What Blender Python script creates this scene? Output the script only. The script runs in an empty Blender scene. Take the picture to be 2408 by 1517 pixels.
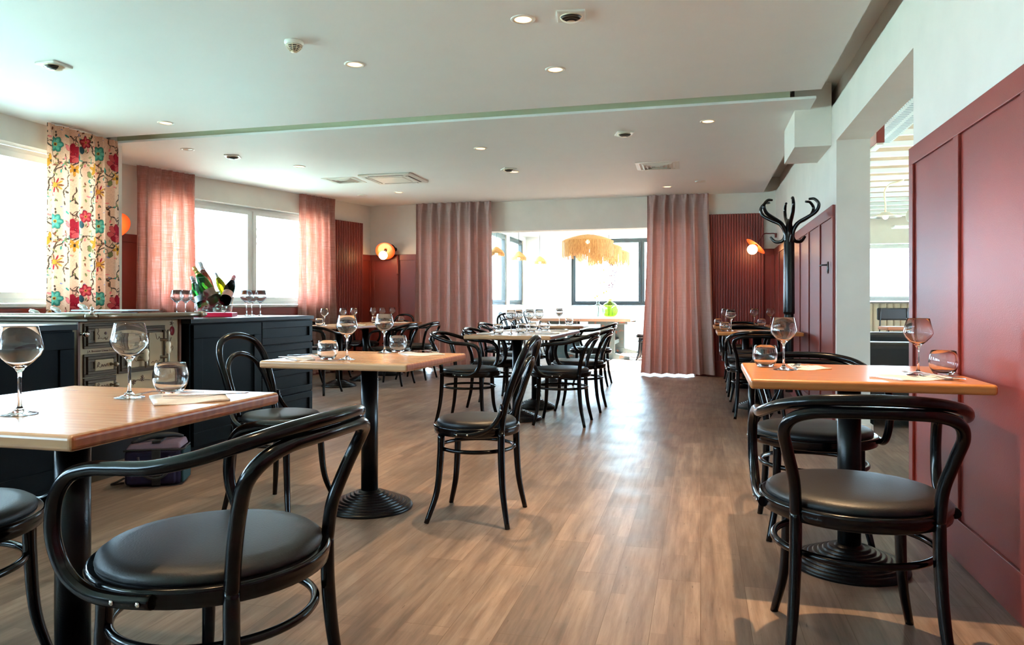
import bpy, bmesh, math, random
import numpy as np
from mathutils import Matrix, Vector
PI = math.pi
random.seed(7)
C = bpy.context.scene.collection
sc = bpy.context.scene

# ------------------------------------------------------------------ camera, world, exposure
TH = 0.2512
cam_d = bpy.data.cameras.new('camera'); cam = bpy.data.objects.new('camera', cam_d); C.objects.link(cam)
cam.location = (0, 0, 1.013); cam.rotation_euler = (PI/2, 0, TH)
cam_d.sensor_width = 36; cam_d.sensor_fit = 'HORIZONTAL'; cam_d.lens = 1728/2408*36
cam_d.shift_y = -(758.5-715)/2408; cam_d.clip_start = .05; cam_d.clip_end = 300
sc.camera = cam
sc.view_settings.view_transform = 'Standard'; sc.view_settings.look = 'None'
sc.view_settings.gamma = 1; sc.view_settings.use_curve_mapping = False
sc.view_settings.exposure = 0.92
cy = sc.cycles
cy.max_bounces = 10; cy.diffuse_bounces = 5; cy.glossy_bounces = 4; cy.transmission_bounces = 10; cy.transparent_max_bounces = 16
cy.caustics_reflective = False; cy.caustics_refractive = False; cy.sample_clamp_indirect = 6
cy.use_adaptive_sampling = True; cy.use_denoising = True

w = bpy.data.worlds.new('sky'); sc.world = w; w.use_nodes = True
bg = w.node_tree.nodes['Background']; bg.inputs[0].default_value = (.50, .78, 1.0, 1); bg.inputs[1].default_value = 19.0

sl = bpy.data.lights.new('sun', 'SUN'); sl.energy = 225; sl.angle = .02; sl.color = (1, .98, .95)
so = bpy.data.objects.new('sun', sl); C.objects.link(so); so.rotation_euler = (math.radians(-8), math.radians(27), 0)

def portal(name, loc, rot, sx, sy):
    l = bpy.data.lights.new(name, 'AREA'); l.shape = 'RECTANGLE'; l.size = sx; l.size_y = sy; l.energy = 1
    l.cycles.is_portal = True
    o = bpy.data.objects.new(name, l); C.objects.link(o); o.location = loc; o.rotation_euler = rot
# portals mark the window openings for the sky light (they give no light of their own)
for i, (y0, y1) in enumerate([(-3.2, -.9), (-.5, 1.4), (1.8, 3.2), (3.6, 5.7)]):
    portal('window_portal', (-5.75, (y0+y1)/2, 1.67), (0, -PI/2, 0), 1.3, y1-y0)
portal('window_portal', (-5.92+.0-.22, 8.35, 1.64), (0, -PI/2, -.2768), 1.3, 2.75)
portal('added_roof_portal', (.15, 13.8, 2.75), (0, 0, 0), .9, 4.4)  # sky portal of the added annex roof glass
portal('window_portal', (-.9, 16.85, 1.73), (-PI/2, 0, 0), 3.9, 1.5)
portal('window_portal', (1.75, 13.8, 1.5), (0, PI/2, 0), 1.9, 4.8)
portal('window_portal', (4.2, 17.85, 1.7), (-PI/2, 0, 0), 2.6, 1.3)
portal('window_portal', (6.2, 9, 1.6), (0, PI/2, 0), 1.4, 7)

# ------------------------------------------------------------------ materials
def sr(r, g, b):
    f = lambda c: (c/255/12.92) if c <= 10 else ((c/255+.055)/1.055)**2.4
    return (f(r), f(g), f(b), 1)
MATS = {}
def mat(name, col=(.5,.5,.5,1), rough=.5, metal=0, spec=.5, coat=0, coat_r=.1, **k):
    m = bpy.data.materials.new(name); m.use_nodes = True; MATS[name] = m
    b = m.node_tree.nodes['Principled BSDF']
    b.inputs['Base Color'].default_value = col; b.inputs['Roughness'].default_value = rough
    b.inputs['Metallic'].default_value = metal; b.inputs['Specular IOR Level'].default_value = spec
    b.inputs['Coat Weight'].default_value = coat; b.inputs['Coat Roughness'].default_value = coat_r
    for kk, v in k.items(): b.inputs[kk].default_value = v
    return m
def nd(m, t, **k):
    n = m.node_tree.nodes.new(t)
    for kk, v in k.items(): setattr(n, kk, v)
    return n
def lk(m, a, b): m.node_tree.links.new(a, b)
def P(m): return m.node_tree.nodes['Principled BSDF']
def coords(m, scale=(1,1,1), rot=(0,0,0), out='Object'):
    tc = nd(m, 'ShaderNodeTexCoord'); mp = nd(m, 'ShaderNodeMapping')
    mp.inputs['Scale'].default_value = scale; mp.inputs['Rotation'].default_value = rot
    lk(m, tc.outputs[out], mp.inputs[0]); return mp.outputs[0]
def noise(m, vec, scale, detail=4, rough=.55):
    n = nd(m, 'ShaderNodeTexNoise'); n.inputs['Scale'].default_value = scale; n.inputs['Detail'].default_value = detail
    n.inputs['Roughness'].default_value = rough; lk(m, vec, n.inputs['Vector']); return n.outputs[0]
def ramp(m, fac, stops):
    r = nd(m, 'ShaderNodeValToRGB'); e = r.color_ramp.elements
    while len(e) < len(stops): e.new(.5)
    for q, (p, c) in zip(e, stops): q.position = p; q.color = c
    lk(m, fac, r.inputs[0]); return r.outputs[0]
def mixc(m, fac, a, b, mode='MIX'):
    n = nd(m, 'ShaderNodeMix', data_type='RGBA', blend_type=mode)
    for s, v in ((n.inputs[0], fac), (n.inputs[6], a), (n.inputs[7], b)):
        if hasattr(v, 'links'): lk(m, v, s)
        else: s.default_value = v
    return n.outputs[2]
def bump(m, h, s=.2, d=.01):
    b = nd(m, 'ShaderNodeBump'); b.inputs['Strength'].default_value = s; b.inputs['Distance'].default_value = d
    lk(m, h, b.inputs['Height']); lk(m, b.outputs[0], P(m).inputs['Normal'])
def paint(name, col, rough=.55, var=.04, bs=.15, **k):
    m = mat(name, col, rough, **k); v = coords(m)
    n = noise(m, v, 3, 3); a = tuple(x*(1-var) for x in col[:3])+(1,); b = tuple(min(1, x*(1+var)) for x in col[:3])+(1,)
    lk(m, ramp(m, n, [(.3, a), (.7, b)]), P(m).inputs[0]); bump(m, noise(m, v, 220, 2), bs, .002); return m

paint('wall_paint', sr(230, 222, 212), .75)
paint('ceiling_paint', sr(246, 247, 244), .6, .01)
paint('recess_greenlit', sr(206, 210, 178), .7)  # greenish outdoor light in the ceiling slot, put into the colour
paint('red_paint', sr(118, 38, 28), .42, .05, .3, spec=.5, coat=.15, coat_r=.35)
paint('white_paint', sr(240, 240, 238), .4, .02)
paint('annex_paint', sr(244, 244, 242), .6, .02)
paint('grey_frame', sr(36, 46, 50), .4)
paint('cabinet_paint', sr(4, 11, 14), .4, .08, .15, spec=.08)
paint('counter_paint', sr(16, 28, 32), .3, .08, .1, spec=.4)
paint('white_plastic', sr(236, 232, 222), .35, .02, .02)
paint('cream_plastic', sr(226, 206, 176), .35, .02, .02)
mat('dark_plastic', sr(18, 18, 18), .3)
mat('chrome', sr(215, 212, 205), .12, 1)
mat('steel', sr(190, 188, 184), .22, 1)
mat('old_metal', sr(150, 138, 120), .28, 1)
m = paint('black_lacquer', (.0015, .0016, .002, 1), .17, .1, .03, spec=.3)
m = paint('black_leather', (.004, .004, .0045, 1), .46, .1, .25, spec=.48)
m = paint('cast_iron', (.002, .002, .0025, 1), .28, .15, .2, spec=.22)
m = paint('concrete', sr(176, 170, 160), .8, .12, .5)

m = mat('floor_wood', rough=.4)
v = coords(m, (1, 1, 1), (0, 0, PI/2))
br = nd(m, 'ShaderNodeTexBrick'); lk(m, v, br.inputs[0]); br.offset = .37; br.squash = 1
br.inputs['Color1'].default_value = (0, 0, 0, 1); br.inputs['Color2'].default_value = (1, 1, 1, 1); br.inputs['Mortar'].default_value = (.5, .5, .5, 1)
br.inputs['Scale'].default_value = 1; br.inputs['Mortar Size'].default_value = .0012; br.inputs['Brick Width'].default_value = .92; br.inputs['Row Height'].default_value = .152
br2 = nd(m, 'ShaderNodeTexBrick'); lk(m, v, br2.inputs[0]); br2.offset = .61
br2.inputs['Color1'].default_value = (0, 0, 0, 1); br2.inputs['Color2'].default_value = (1, 1, 1, 1); br2.inputs['Mortar'].default_value = (.5, .5, .5, 1)
br2.inputs['Scale'].default_value = 1; br2.inputs['Mortar Size'].default_value = 0; br2.inputs['Brick Width'].default_value = .46; br2.inputs['Row Height'].default_value = .0507
vg = coords(m, (22, 1.6, 1)); g = noise(m, vg, 1.6, 6, .65)
vf = coords(m, (70, 8, 1)); g2 = noise(m, vf, 1.3, 5, .7)
g3 = noise(m, coords(m, (1, 1, 1)), 3.2, 4)
c0 = ramp(m, g, [(.3, sr(106, 88, 77)), (.5, sr(134, 115, 102)), (.7, sr(155, 137, 123))])
c1 = mixc(m, .16, c0, br.outputs[0], 'OVERLAY'); c2 = mixc(m, .19, c1, br2.outputs[0], 'OVERLAY')
c3 = mixc(m, ramp(m, g2, [(.31, (1, 1, 1, 1)), (.37, (0, 0, 0, 1))]), c2, sr(92, 74, 62))
c4 = mixc(m, .35, c3, ramp(m, g3, [(.35, sr(104, 98, 94)), (.65, sr(150, 138, 128))]), 'OVERLAY')
c5 = mixc(m, br.outputs[1], c4, sr(96, 74, 58))
lk(m, c5, P(m).inputs[0]); lk(m, ramp(m, g3, [(.3, (.30,)*3+(1,)), (.7, (.42,)*3+(1,))]), P(m).inputs['Roughness'])
bump(m, g2, .12, .003)

def wood(name, ca, cb, cc, rough=.35, sc_=(1.2, 14, 14), rot=(0, 0, 0)):
    m = mat(name, rough=rough, coat=.15, coat_r=.25); v = coords(m, sc_, rot)
    n1 = noise(m, v, 2.2, 5, .6); wv = nd(m, 'ShaderNodeTexWave'); wv.bands_direction = 'Y'; lk(m, coords(m, (1, 9, 9), rot), wv.inputs[0])
    wv.inputs['Scale'].default_value = 1.1; wv.inputs['Distortion'].default_value = 5; wv.inputs['Detail'].default_value = 3
    c = mixc(m, .4, ramp(m, n1, [(.3, ca), (.5, cb), (.7, cc)]), ramp(m, wv.outputs[1], [(.2, ca), (.9, cc)]))
    lk(m, c, P(m).inputs[0]); bump(m, n1, .06, .002); return m
wood('oak_top', sr(164, 120, 84), sr(184, 140, 100), sr(196, 156, 116), .26)
wood('oak_top_spotlit', sr(150, 86, 40), sr(174, 108, 54), sr(190, 126, 68), .3)  # oak again, with the orange of the warm downlight put into its colour
wood('shaded_edge', sr(132, 70, 36), sr(148, 82, 44), sr(160, 94, 52), .4)  # darker wood tone: the shade on the tabletop sides, painted in
wood('trestle_wood', sr(132, 96, 76), sr(160, 122, 98), sr(186, 150, 124), .45)
wood('walnut_board', sr(84, 58, 46), sr(110, 78, 62), sr(128, 94, 76), .5)
m = mat('distressed_paint', rough=.5); n = noise(m, coords(m), 14, 5, .6)
lk(m, ramp(m, n, [(.58, sr(60, 80, 82)), (.64, sr(120, 70, 50))]), P(m).inputs[0])

def cloth(name, diff, trans, tw, scale=1.0, hi=.42):
    m = bpy.data.materials.new(name); m.use_nodes = True; MATS[name] = m; nt = m.node_tree; nt.nodes.remove(nt.nodes['Principled BSDF'])
    out = nt.nodes['Material Output']; d = nd(m, 'ShaderNodeBsdfDiffuse'); t = nd(m, 'ShaderNodeBsdfTranslucent'); mx = nd(m, 'ShaderNodeMixShader')
    n1 = noise(m, coords(m, (60, 60, 1.6)), 3*scale, 4, .65); n2 = noise(m, coords(m, (3, 3, 150)), 2*scale, 3, .6)
    mm = nd(m, 'ShaderNodeMath', operation='MULTIPLY'); lk(m, n1, mm.inputs[0]); lk(m, n2, mm.inputs[1])
    a = tuple(x*.85 for x in diff[:3])+(1,); lk(m, ramp(m, mm.outputs[0], [(.15, a), (.35, diff)]), d.inputs[0])
    b0 = tuple(x*.6 for x in trans[:3])+(1,); lk(m, ramp(m, mm.outputs[0], [(.16, b0), (.25, trans), (.40, tuple(min(1, x*.5+hi) for x in trans[:3])+(1,))]), t.inputs[0])
    mx.inputs[0].default_value = tw; lk(m, d.outputs[0], mx.inputs[1]); lk(m, t.outputs[0], mx.inputs[2]); lk(m, mx.outputs[0], out.inputs[0]); return m
cloth('linen_pink', sr(164, 134, 126), sr(206, 106, 86), .34)
cloth('linen_taupe', sr(184, 160, 156), sr(176, 96, 80), .17, 1, .12)
cloth('napkin_paper', sr(238, 232, 226), sr(238, 232, 226), .1)
# printed curtain fabric: the print is a colour attribute on the cloth
m = bpy.data.materials.new('floral_print'); m.use_nodes = True; MATS['floral_print'] = m; nt = m.node_tree; nt.nodes.remove(nt.nodes['Principled BSDF'])
at_ = nd(m, 'ShaderNodeAttribute', attribute_name='print'); d = nd(m, 'ShaderNodeBsdfDiffuse'); t = nd(m, 'ShaderNodeBsdfTranslucent'); mx = nd(m, 'ShaderNodeMixShader'); mx.inputs[0].default_value = .24
lk(m, at_.outputs[0], d.inputs[0]); lk(m, at_.outputs[0], t.inputs[0]); lk(m, d.outputs[0], mx.inputs[1]); lk(m, t.outputs[0], mx.inputs[2]); lk(m, mx.outputs[0], nt.nodes['Material Output'].inputs[0])

def glassm(name, col=(1, 1, 1, 1), ior=1.45, rough=0.0):
    m = bpy.data.materials.new(name); m.use_nodes = True; MATS[name] = m; nt = m.node_tree; nt.nodes.remove(nt.nodes['Principled BSDF'])
    g = nd(m, 'ShaderNodeBsdfGlass'); g.inputs['Color'].default_value = col; g.inputs['IOR'].default_value = ior; g.inputs['Roughness'].default_value = rough
    lk(m, g.outputs[0], nt.nodes['Material Output'].inputs[0]); return m
glassm('crystal'); glassm('green_glass', (.10, .42, .12, 1)); glassm('rose_glass', (1, .52, .42, 1)); glassm('yellow_glass', (.85, .9, .05, 1))
glassm('dark_glass', (.02, .04, .03, 1)); glassm('ice', (.93, .97, .95, 1), 1.2, .15)
def thin(name, tint=(1, 1, 1, 1), ior=1.45, extra=0.0):
    m = bpy.data.materials.new(name); m.use_nodes = True; MATS[name] = m; nt = m.node_tree; nt.nodes.remove(nt.nodes['Principled BSDF'])
    tr = nd(m, 'ShaderNodeBsdfTransparent'); tr.inputs[0].default_value = tint; gl = nd(m, 'ShaderNodeBsdfGlossy'); gl.inputs['Roughness'].default_value = 0
    fr = nd(m, 'ShaderNodeLayerWeight'); fr.inputs[0].default_value = .5; mx = nd(m, 'ShaderNodeMixShader'); pw = nd(m, 'ShaderNodeMath', operation='POWER'); pw.inputs[1].default_value = 4.5
    lk(m, fr.outputs['Facing'], pw.inputs[0]); ad = nd(m, 'ShaderNodeMath', operation='MULTIPLY_ADD'); ad.inputs[1].default_value = .7; ad.inputs[2].default_value = .03+extra; ad.use_clamp = True; lk(m, pw.outputs[0], ad.inputs[0])
    lk(m, ad.outputs[0], mx.inputs[0]); lk(m, tr.outputs[0], mx.inputs[1]); lk(m, gl.outputs[0], mx.inputs[2]); lk(m, mx.outputs[0], nt.nodes['Material Output'].inputs[0]); return m
thin('window_glass'); thin('clear_acrylic', (.93, .96, .95, 1), 1.45, .04)
thin('demijohn_clear', (.86, .96, .93, 1), 1.45, .05); thin('demijohn_green', (.70, .88, .32, 1), 1.45, .05)
def emit(name, col, s):
    m = mat(name, col, .4); P(m).inputs['Emission Color'].default_value = col; P(m).inputs['Emission Strength'].default_value = s; return m
emit('lamp_disc', (1, .66, .30, 1), 1.7); emit('opal_globe', (1, .56, .24, 1), 15); emit('bulb', (1, .62, .32, 1), 20)
mat('sconce_orange', sr(214, 92, 50), .35, coat=.3)
mat('sconce_black', sr(22, 20, 20), .35)
m = mat('raffia', sr(206, 156, 98), .8)
v = coords(m, (1, 1, .1)); lk(m, ramp(m, noise(m, v, 160, 2), [(.35, sr(168, 116, 62)), (.65, sr(214, 166, 104))]), P(m).inputs[0])
paint('enamel', sr(178, 160, 130), .22, .08, .02, coat=.4)
mat('enamel_brown', sr(92, 58, 40), .4); mat('enamel_red', sr(120, 20, 30), .4)
mat('porcelain', sr(238, 228, 200), .15, coat=.5)
mat('stove_iron', sr(92, 80, 66), .38, .7)
mat('stove_black', (.004, .004, .005, 1), .45, spec=.2)
mat('brown_edge', sr(110, 78, 66), .4)
mat('hot_red', sr(214, 18, 62), .35); mat('gold_foil', sr(196, 158, 96), .3, .9); mat('silver_foil', sr(190, 190, 196), .3, .8)
mat('pink_foil', sr(196, 132, 140), .3, .7); mat('label_white', sr(226, 230, 236), .5); mat('label_pink', sr(216, 146, 130), .5); mat('label_brown', sr(150, 118, 96), .5)
mat('bag_navy', sr(26, 22, 48), .75, spec=.2); mat('bag_lilac', sr(98, 80, 98), .7); mat('bag_teal', sr(22, 50, 54), .75, spec=.2); mat('bag_black', sr(14, 14, 16), .6)
mat('grout', sr(206, 206, 200), .6)
mat('leaf_yellow', sr(220, 180, 60), .7); mat('leaf_plum', sr(120, 50, 66), .7); mat('twig', sr(88, 62, 50), .8)
mat('bark', sr(120, 116, 108), .9); mat('post_red', sr(170, 60, 66), .6)
mat('sofa_black', (.008, .008, .009, 1), .35); mat('tan_leather', sr(150, 88, 52), .5)
mat('ribbed_cream', sr(206, 186, 160), .6)
paint('outdoor_ground', sr(188, 212, 194), .9, .1); paint('outdoor_wall', sr(226, 230, 232), .7)
# side room ceiling panels: pale wood-wool boards
m = paint('ceiling_board', sr(172, 146, 122), .8, .15, .4)
# perforated metal tray
m = mat('perforated_metal', rough=.4); v = coords(m, (1, 1, 1))
br = nd(m, 'ShaderNodeTexBrick'); lk(m, v, br.inputs[0]); br.offset = 0
br.inputs['Color1'].default_value = (.02, .02, .02, 1); br.inputs['Color2'].default_value = (.02, .02, .02, 1); br.inputs['Mortar'].default_value = sr(196, 190, 182)
br.inputs['Scale'].default_value = 1; br.inputs['Mortar Size'].default_value = .016; br.inputs['Brick Width'].default_value = .1; br.inputs['Row Height'].default_value = .055
lk(m, br.outputs[0], P(m).inputs[0])

# ------------------------------------------------------------------ mesh helpers
class MB:
    def __init__(s, M=None): s.v = []; s.f = []; s.sm = []; s.mi = []; s.M = M; s.cur = 0
    def add(s, vs, fs, smooth=False):
        o = len(s.v); s.v += [tuple((s.M @ Vector(p)) if s.M else p) for p in vs]
        s.f += [tuple(i+o for i in f) for f in fs]; s.sm += [smooth]*len(fs); s.mi += [s.cur]*len(fs); return s
    def box(s, x0, x1, y0, y1, z0, z1):
        if x0 > x1: x0, x1 = x1, x0
        if y0 > y1: y0, y1 = y1, y0
        v = [(x0,y0,z0),(x1,y0,z0),(x1,y1,z0),(x0,y1,z0),(x0,y0,z1),(x1,y0,z1),(x1,y1,z1),(x0,y1,z1)]
        return s.add(v, [(0,3,2,1),(4,5,6,7),(0,1,5,4),(1,2,6,5),(2,3,7,6),(3,0,4,7)])
    def tube(s, pts, r, seg=12, sub=6, closed=False, cap=True, raw=False):
        n = len(pts); rr = r if isinstance(r, (list, tuple)) else [r]*n
        P_ = []; R_ = []
        if raw: P_ = [Vector(p) for p in pts]; R_ = list(rr)
        else:
            pv = [Vector(p) for p in pts]; cnt = n if closed else n-1
            for i in range(cnt):
                g = (lambda k: pv[k % n]) if closed else (lambda k: pv[max(0, min(n-1, k))])
                gr = (lambda k: rr[k % n]) if closed else (lambda k: rr[max(0, min(n-1, k))])
                p0, p1, p2, p3 = g(i-1), g(i), g(i+1), g(i+2)
                if not closed and i == 0: p0 = p1*2-p2
                if not closed and i == cnt-1: p3 = p2*2-p1
                for j in range(sub):
                    t = j/sub; P_.append(.5*((2*p1)+(p2-p0)*t+(2*p0-5*p1+4*p2-p3)*t*t+(3*p1-p0-3*p2+p3)*t**3)); R_.append(gr(i)*(1-t)+gr(i+1)*t)
            if not closed: P_.append(pv[-1]); R_.append(rr[-1])
        m_ = len(P_); vs = []; T0 = None; up = None
        for i in range(m_):
            a = P_[(i-1) % m_] if (closed or i > 0) else P_[i]; b = P_[(i+1) % m_] if (closed or i < m_-1) else P_[i]
            T = (b-a).normalized()
            if up is None: up = Vector((0, 0, 1)) if abs(T.z) < .9 else Vector((1, 0, 0)); N = (up-T*up.dot(T)).normalized()
            else: N = (N-T*N.dot(T)).normalized()
            B = T.cross(N)
            for k in range(seg):
                an = 2*PI*k/seg; q = P_[i]+(N*math.cos(an)+B*math.sin(an))*R_[i]; vs.append(tuple(q))
        fs = []
        for i in range(m_ if closed else m_-1):
            a = i*seg; b = ((i+1) % m_)*seg
            for k in range(seg): k2 = (k+1) % seg; fs.append((a+k, a+k2, b+k2, b+k))
        if not closed and cap: fs.append(tuple(range(seg-1, -1, -1))); fs.append(tuple((m_-1)*seg+k for k in range(seg)))
        o = len(s.f); s.add(vs, fs, True)
        if not closed and cap: s.sm[-1] = s.sm[-2] = False
        return s
    def lathe(s, prof, c=(0,0,0), seg=32, sx=1, sy=1, smooth=True, rot=None):
        vs = []; idx = []
        for (r, z) in prof:
            if r < 1e-6: idx.append([len(vs)]); vs.append((0, 0, z))
            else:
                idx.append(list(range(len(vs), len(vs)+seg)))
                for k in range(seg): a = 2*PI*k/seg; vs.append((r*math.cos(a)*sx, r*math.sin(a)*sy, z))
        fs = []
        for A, B in zip(idx[:-1], idx[1:]):
            for k in range(seg):
                k2 = (k+1) % seg
                if len(A) == 1 and len(B) == 1: continue
                if len(A) == 1: fs.append((A[0], B[k2], B[k]))
                elif len(B) == 1: fs.append((A[k], A[k2], B[0]))
                else: fs.append((A[k], A[k2], B[k2], B[k]))
        R = rot or Matrix()
        vs = [tuple((R @ Vector(p))+Vector(c)) for p in vs]
        return s.add(vs, fs, smooth)
    def poly(s, pts, z0, z1):
        n = len(pts); vs = [(x, y, z0) for x, y in pts]+[(x, y, z1) for x, y in pts]
        return s.add(vs, [tuple(range(n-1, -1, -1)), tuple(range(n, 2*n))]+[(i, (i+1) % n, (i+1) % n+n, i+n) for i in range(n)])
    def build(s, name, mats, parent=None, bevel=0, seg=2, recalc=True):
        me = bpy.data.meshes.new(name); me.from_pydata(s.v, [], s.f); me.update()
        me.polygons.foreach_set('use_smooth', s.sm)
        if recalc:
            b = bmesh.new(); b.from_mesh(me); bmesh.ops.recalc_face_normals(b, faces=b.faces); b.to_mesh(me); b.free()
        for mm in (mats if isinstance(mats, (list, tuple)) else [mats]): me.materials.append(MATS[mm])
        if any(s.mi): me.polygons.foreach_set('material_index', s.mi)
        o = bpy.data.objects.new(name, me); C.objects.link(o)
        if parent: o.parent = parent
        if bevel:
            bv = o.modifiers.new('bevel', 'BEVEL'); bv.width = bevel; bv.segments = seg; bv.limit_method = 'ANGLE'; bv.angle_limit = .6
        return o
def tag(o, label, cat, group=None, kind=None):
    if label: o['label'] = label
    if cat: o['category'] = cat
    if group: o['group'] = group
    if kind: o['kind'] = kind
    return o
def empty(name, loc, rz=0):
    o = bpy.data.objects.new(name, None); C.objects.link(o); o.location = loc; o.rotation_euler = (0, 0, rz); o.empty_display_size = .05; return o
def struct(mb, name, mats, bevel=0):
    o = mb.build(name, mats, None, bevel); o['kind'] = 'structure'; return o
def kids(o): return [c for c in bpy.data.objects if c.parent == o]
def copy_tree(o, parent=None):
    c = o.copy(); C.objects.link(c); c.parent = parent
    for ch in kids(o): copy_tree(ch, c)
    return c
def put(proto, used, loc, rz, label, group=None):
    o = proto if not used else copy_tree(proto)
    o.location = loc; o.rotation_euler = (0, 0, rz); o['label'] = label
    if group: o['group'] = group
    elif 'group' in o: del o['group']
    return o
def frame(origin, ex, n=None):        # local x along ex, y = into room, z up
    ex = Vector(ex).normalized(); z = Vector((0, 0, 1)); y = Vector(n).normalized() if n else z.cross(ex)
    M = Matrix((ex, y, z)).transposed().to_4x4(); M.translation = Vector(origin); return M

ZS = 2.555      # suspended ceiling underside
ZU = 2.76       # upper ceiling
# ------------------------------------------------------------------ room shell
struct(MB().box(-7.5, 6.5, -4.6, 18.4, -.2, 0), 'floor', 'floor_wood')
o = struct(MB().box(-5.47, .84, -4.2, 5.66, ZS, ZS+.07), 'ceiling', 'ceiling_paint')
def wl(t, off=0): return (-5.05-.2683*t+off*.9633, 10.7-.9633*t-off*.2683)   # point on the slanted window wall, off = into room
a, b_ = wl(4.55), wl(-.1)
o = struct(MB().poly([(.84, 5.90), (.84, 10.72), b_, wl(5.0), ], ZS, ZS+.02), 'ceiling.001', 'ceiling_paint')
o = struct(MB().box(-6.0, .66, 5.94, 6.1, ZS+.021, ZS+.19), 'ceiling_beam', 'recess_greenlit')
o = struct(MB().box(-7.2, 1.24, -4.4, 11.0, ZU, ZU+.1), 'ceiling.002', 'ceiling_paint')
# right wall (x = 1.0)
mb = MB().box(1.0, 1.235, -4.2, 3.936, 0, ZS+.005).box(1.0, 1.235, 6.02, 10.9, 0, ZS+.005).box(1.0, 1.235, 3.936, 6.02, 2.257, ZS+.005)
mb.box(1.052, 1.235, -4.2, 10.9, ZS+.005, ZU)
struct(mb, 'wall_right', 'wall_paint')
struct(MB().box(.725, .999, 6.23, 6.965, 2.262, ZU), 'wall_box', 'wall_paint')
# back wall with wide opening
mb = MB().box(-5.6, -4.2, 10.69, 10.92, 0, ZU).box(-.09, 1.0, 10.69, 10.92, 0, ZU).box(-4.2, -.09, 10.69, 10.92, 2.11, ZU).box(1.0, 1.24, 10.69, 10.92, 2.4, ZU)
struct(mb, 'wall_back', 'wall_paint')
# left wall near part
mb = MB(); WN = [(-3.2, -.9), (-.5, 1.4), (1.8, 3.2), (3.6, 5.7)]
mb.box(-5.72, -5.47, -4.2, 5.86, 0, .99).box(-5.72, -5.47, -4.2, 5.86, 2.34, ZU)
ys = [-4.2]+[q for p in WN for q in p]+[5.86]
for i in range(0, len(ys), 2): mb.box(-5.72, -5.47, ys[i], ys[i+1], .99, 2.34)
struct(mb, 'wall_left', 'wall_paint')
# slanted window wall
WM = frame((-5.05, 10.7, 0), (-.2683, -.9633, 0), (.9633, -.2683, 0))
T0, T1 = .98, 3.80
mb = MB(WM).box(-.3, T0, -.28, 0, 0, ZU).box(T1, 4.62, -.28, 0, 0, ZU).box(T0, T1, -.28, 0, 0, .985).box(T0, T1, -.28, 0, 2.285, ZU)
struct(mb, 'wall_left.001', 'wall_paint')
struct(MB().poly([(-6.55, 6.15), (-5.47, 5.80), (-5.47, 6.0), (-6.5, 6.4)], 0, ZU), 'wall_left.002', 'wall_paint')
# rear wall behind the camera
mb = MB().box(-5.72, -4.4, -4.4, -4.2, 0, ZU).box(-4.4, 1.24, -4.4, -4.2, 0, ZU)
struct(mb, 'wall_front', 'wall_paint')

def window(n, M, x0, x1, z0, z1, cuts, fm='white_paint', depth=.06, yo=-.17, fw=.05, sw=.055, sill=True):
    """frame with one sash per bay, local x along the wall, y into the room"""
    mb = MB(M); mb.box(x0, x1, yo, yo+depth, z0, z0+fw).box(x0, x1, yo, yo+depth, z1-fw, z1).box(x0, x0+fw, yo, yo+depth, z0+fw, z1-fw).box(x1-fw, x1, yo, yo+depth, z0+fw, z1-fw)
    for c in cuts: mb.box(c-.03, c+.03, yo, yo+depth, z0+fw, z1-fw)
    o = struct(mb, 'window_%d' % n, fm, .004)
    es = [x0+fw-.012]+[q for c in cuts for q in (c-.018, c+.018)]+[x1-fw+.012]
    for i in range(0, len(es), 2):
        a, b = es[i], es[i+1]; za, zb = z0+fw-.012, z1-fw+.012
        s_ = MB(M).box(a, b, yo+.01, yo+depth+.018, za, za+sw).box(a, b, yo+.01, yo+depth+.018, zb-sw, zb).box(a, a+sw, yo+.01, yo+depth+.018, za+sw, zb-sw).box(b-sw, b, yo+.01, yo+depth+.018, za+sw, zb-sw).build('sash', fm, o, .004)
        MB(M).box(a+sw-.01, b-sw+.01, yo+.035, yo+.041, za+sw-.01, zb-sw+.01).build('pane', 'window_glass', s_)
    if sill: MB(M).box(x0-.02, x1+.02, yo+depth, .03, z0-.035, z0-.004).build('window_sill', fm, o, .004)
    return o
LM = frame((-5.47, 0, 0), (0, 1, 0), (1, 0, 0))
k = 1
for y0, y1 in reversed(WN):
    window(k, LM, y0, y1, 1.02, 2.33, [(y0+y1)/2]); k += 1
window(k, WM, T0, T1, 1.01, 2.28, [2.25, 3.19]); k += 1

# ---- wainscot panelling (red)
TN = [0]
def wains(M, x0, x1, z1, stiles, base=.16, sw=.06, top=.09, th=.022, z0=0, cap=True):
    TN[0] += 1
    mb = MB(M).box(x0, x1, .001, .010, z0, z1-.001)
    mb.box(x0, x1, .010, th, z1-top, z1).box(x0, x1, .010, th, z0, z0+base)
    for s_ in stiles: mb.box(max(x0, s_-sw/2), min(x1, s_+sw/2), .010, th, z0+base, z1-top)
    return struct(mb, 'trim_%d' % TN[0], 'red_paint', .0025)
RM = frame((1.0, 0, 0), (0, 1, 0), (-1, 0, 0))
wains(RM, -4.1, 3.934, 1.765, [3.9, 3.26, 2.62, 1.98, 1.34, .7, .06, -.58, -1.22, -1.86, -2.5], .165, .062, .085)
wains(RM, 6.06, 10.66, 1.775, [6.09, 6.72, 7.39, 8.04, 8.72, 9.42, 10.1], .16, .06, .09)
BM = frame((0, 10.69, 0), (1, 0, 0), (0, -1, 0))
wains(BM, -5.06, -4.22, 1.785, [-5.0, -4.573, -4.25], .16, .05, .09)
wains(BM, -.07, .99, 1.775, [.96, .0], .16, .05, .09)
wains(WM, -0.005, .94, 1.785, [.03, .9], .16, .05, .09)
wains(WM, 3.83, 4.5, 1.785, [3.87, 4.46], .16, .05, .09)
wains(WM, .94, 3.83, .965, [1.0, 1.7, 2.4, 3.1, 3.8], .16, .05, .09)
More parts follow.
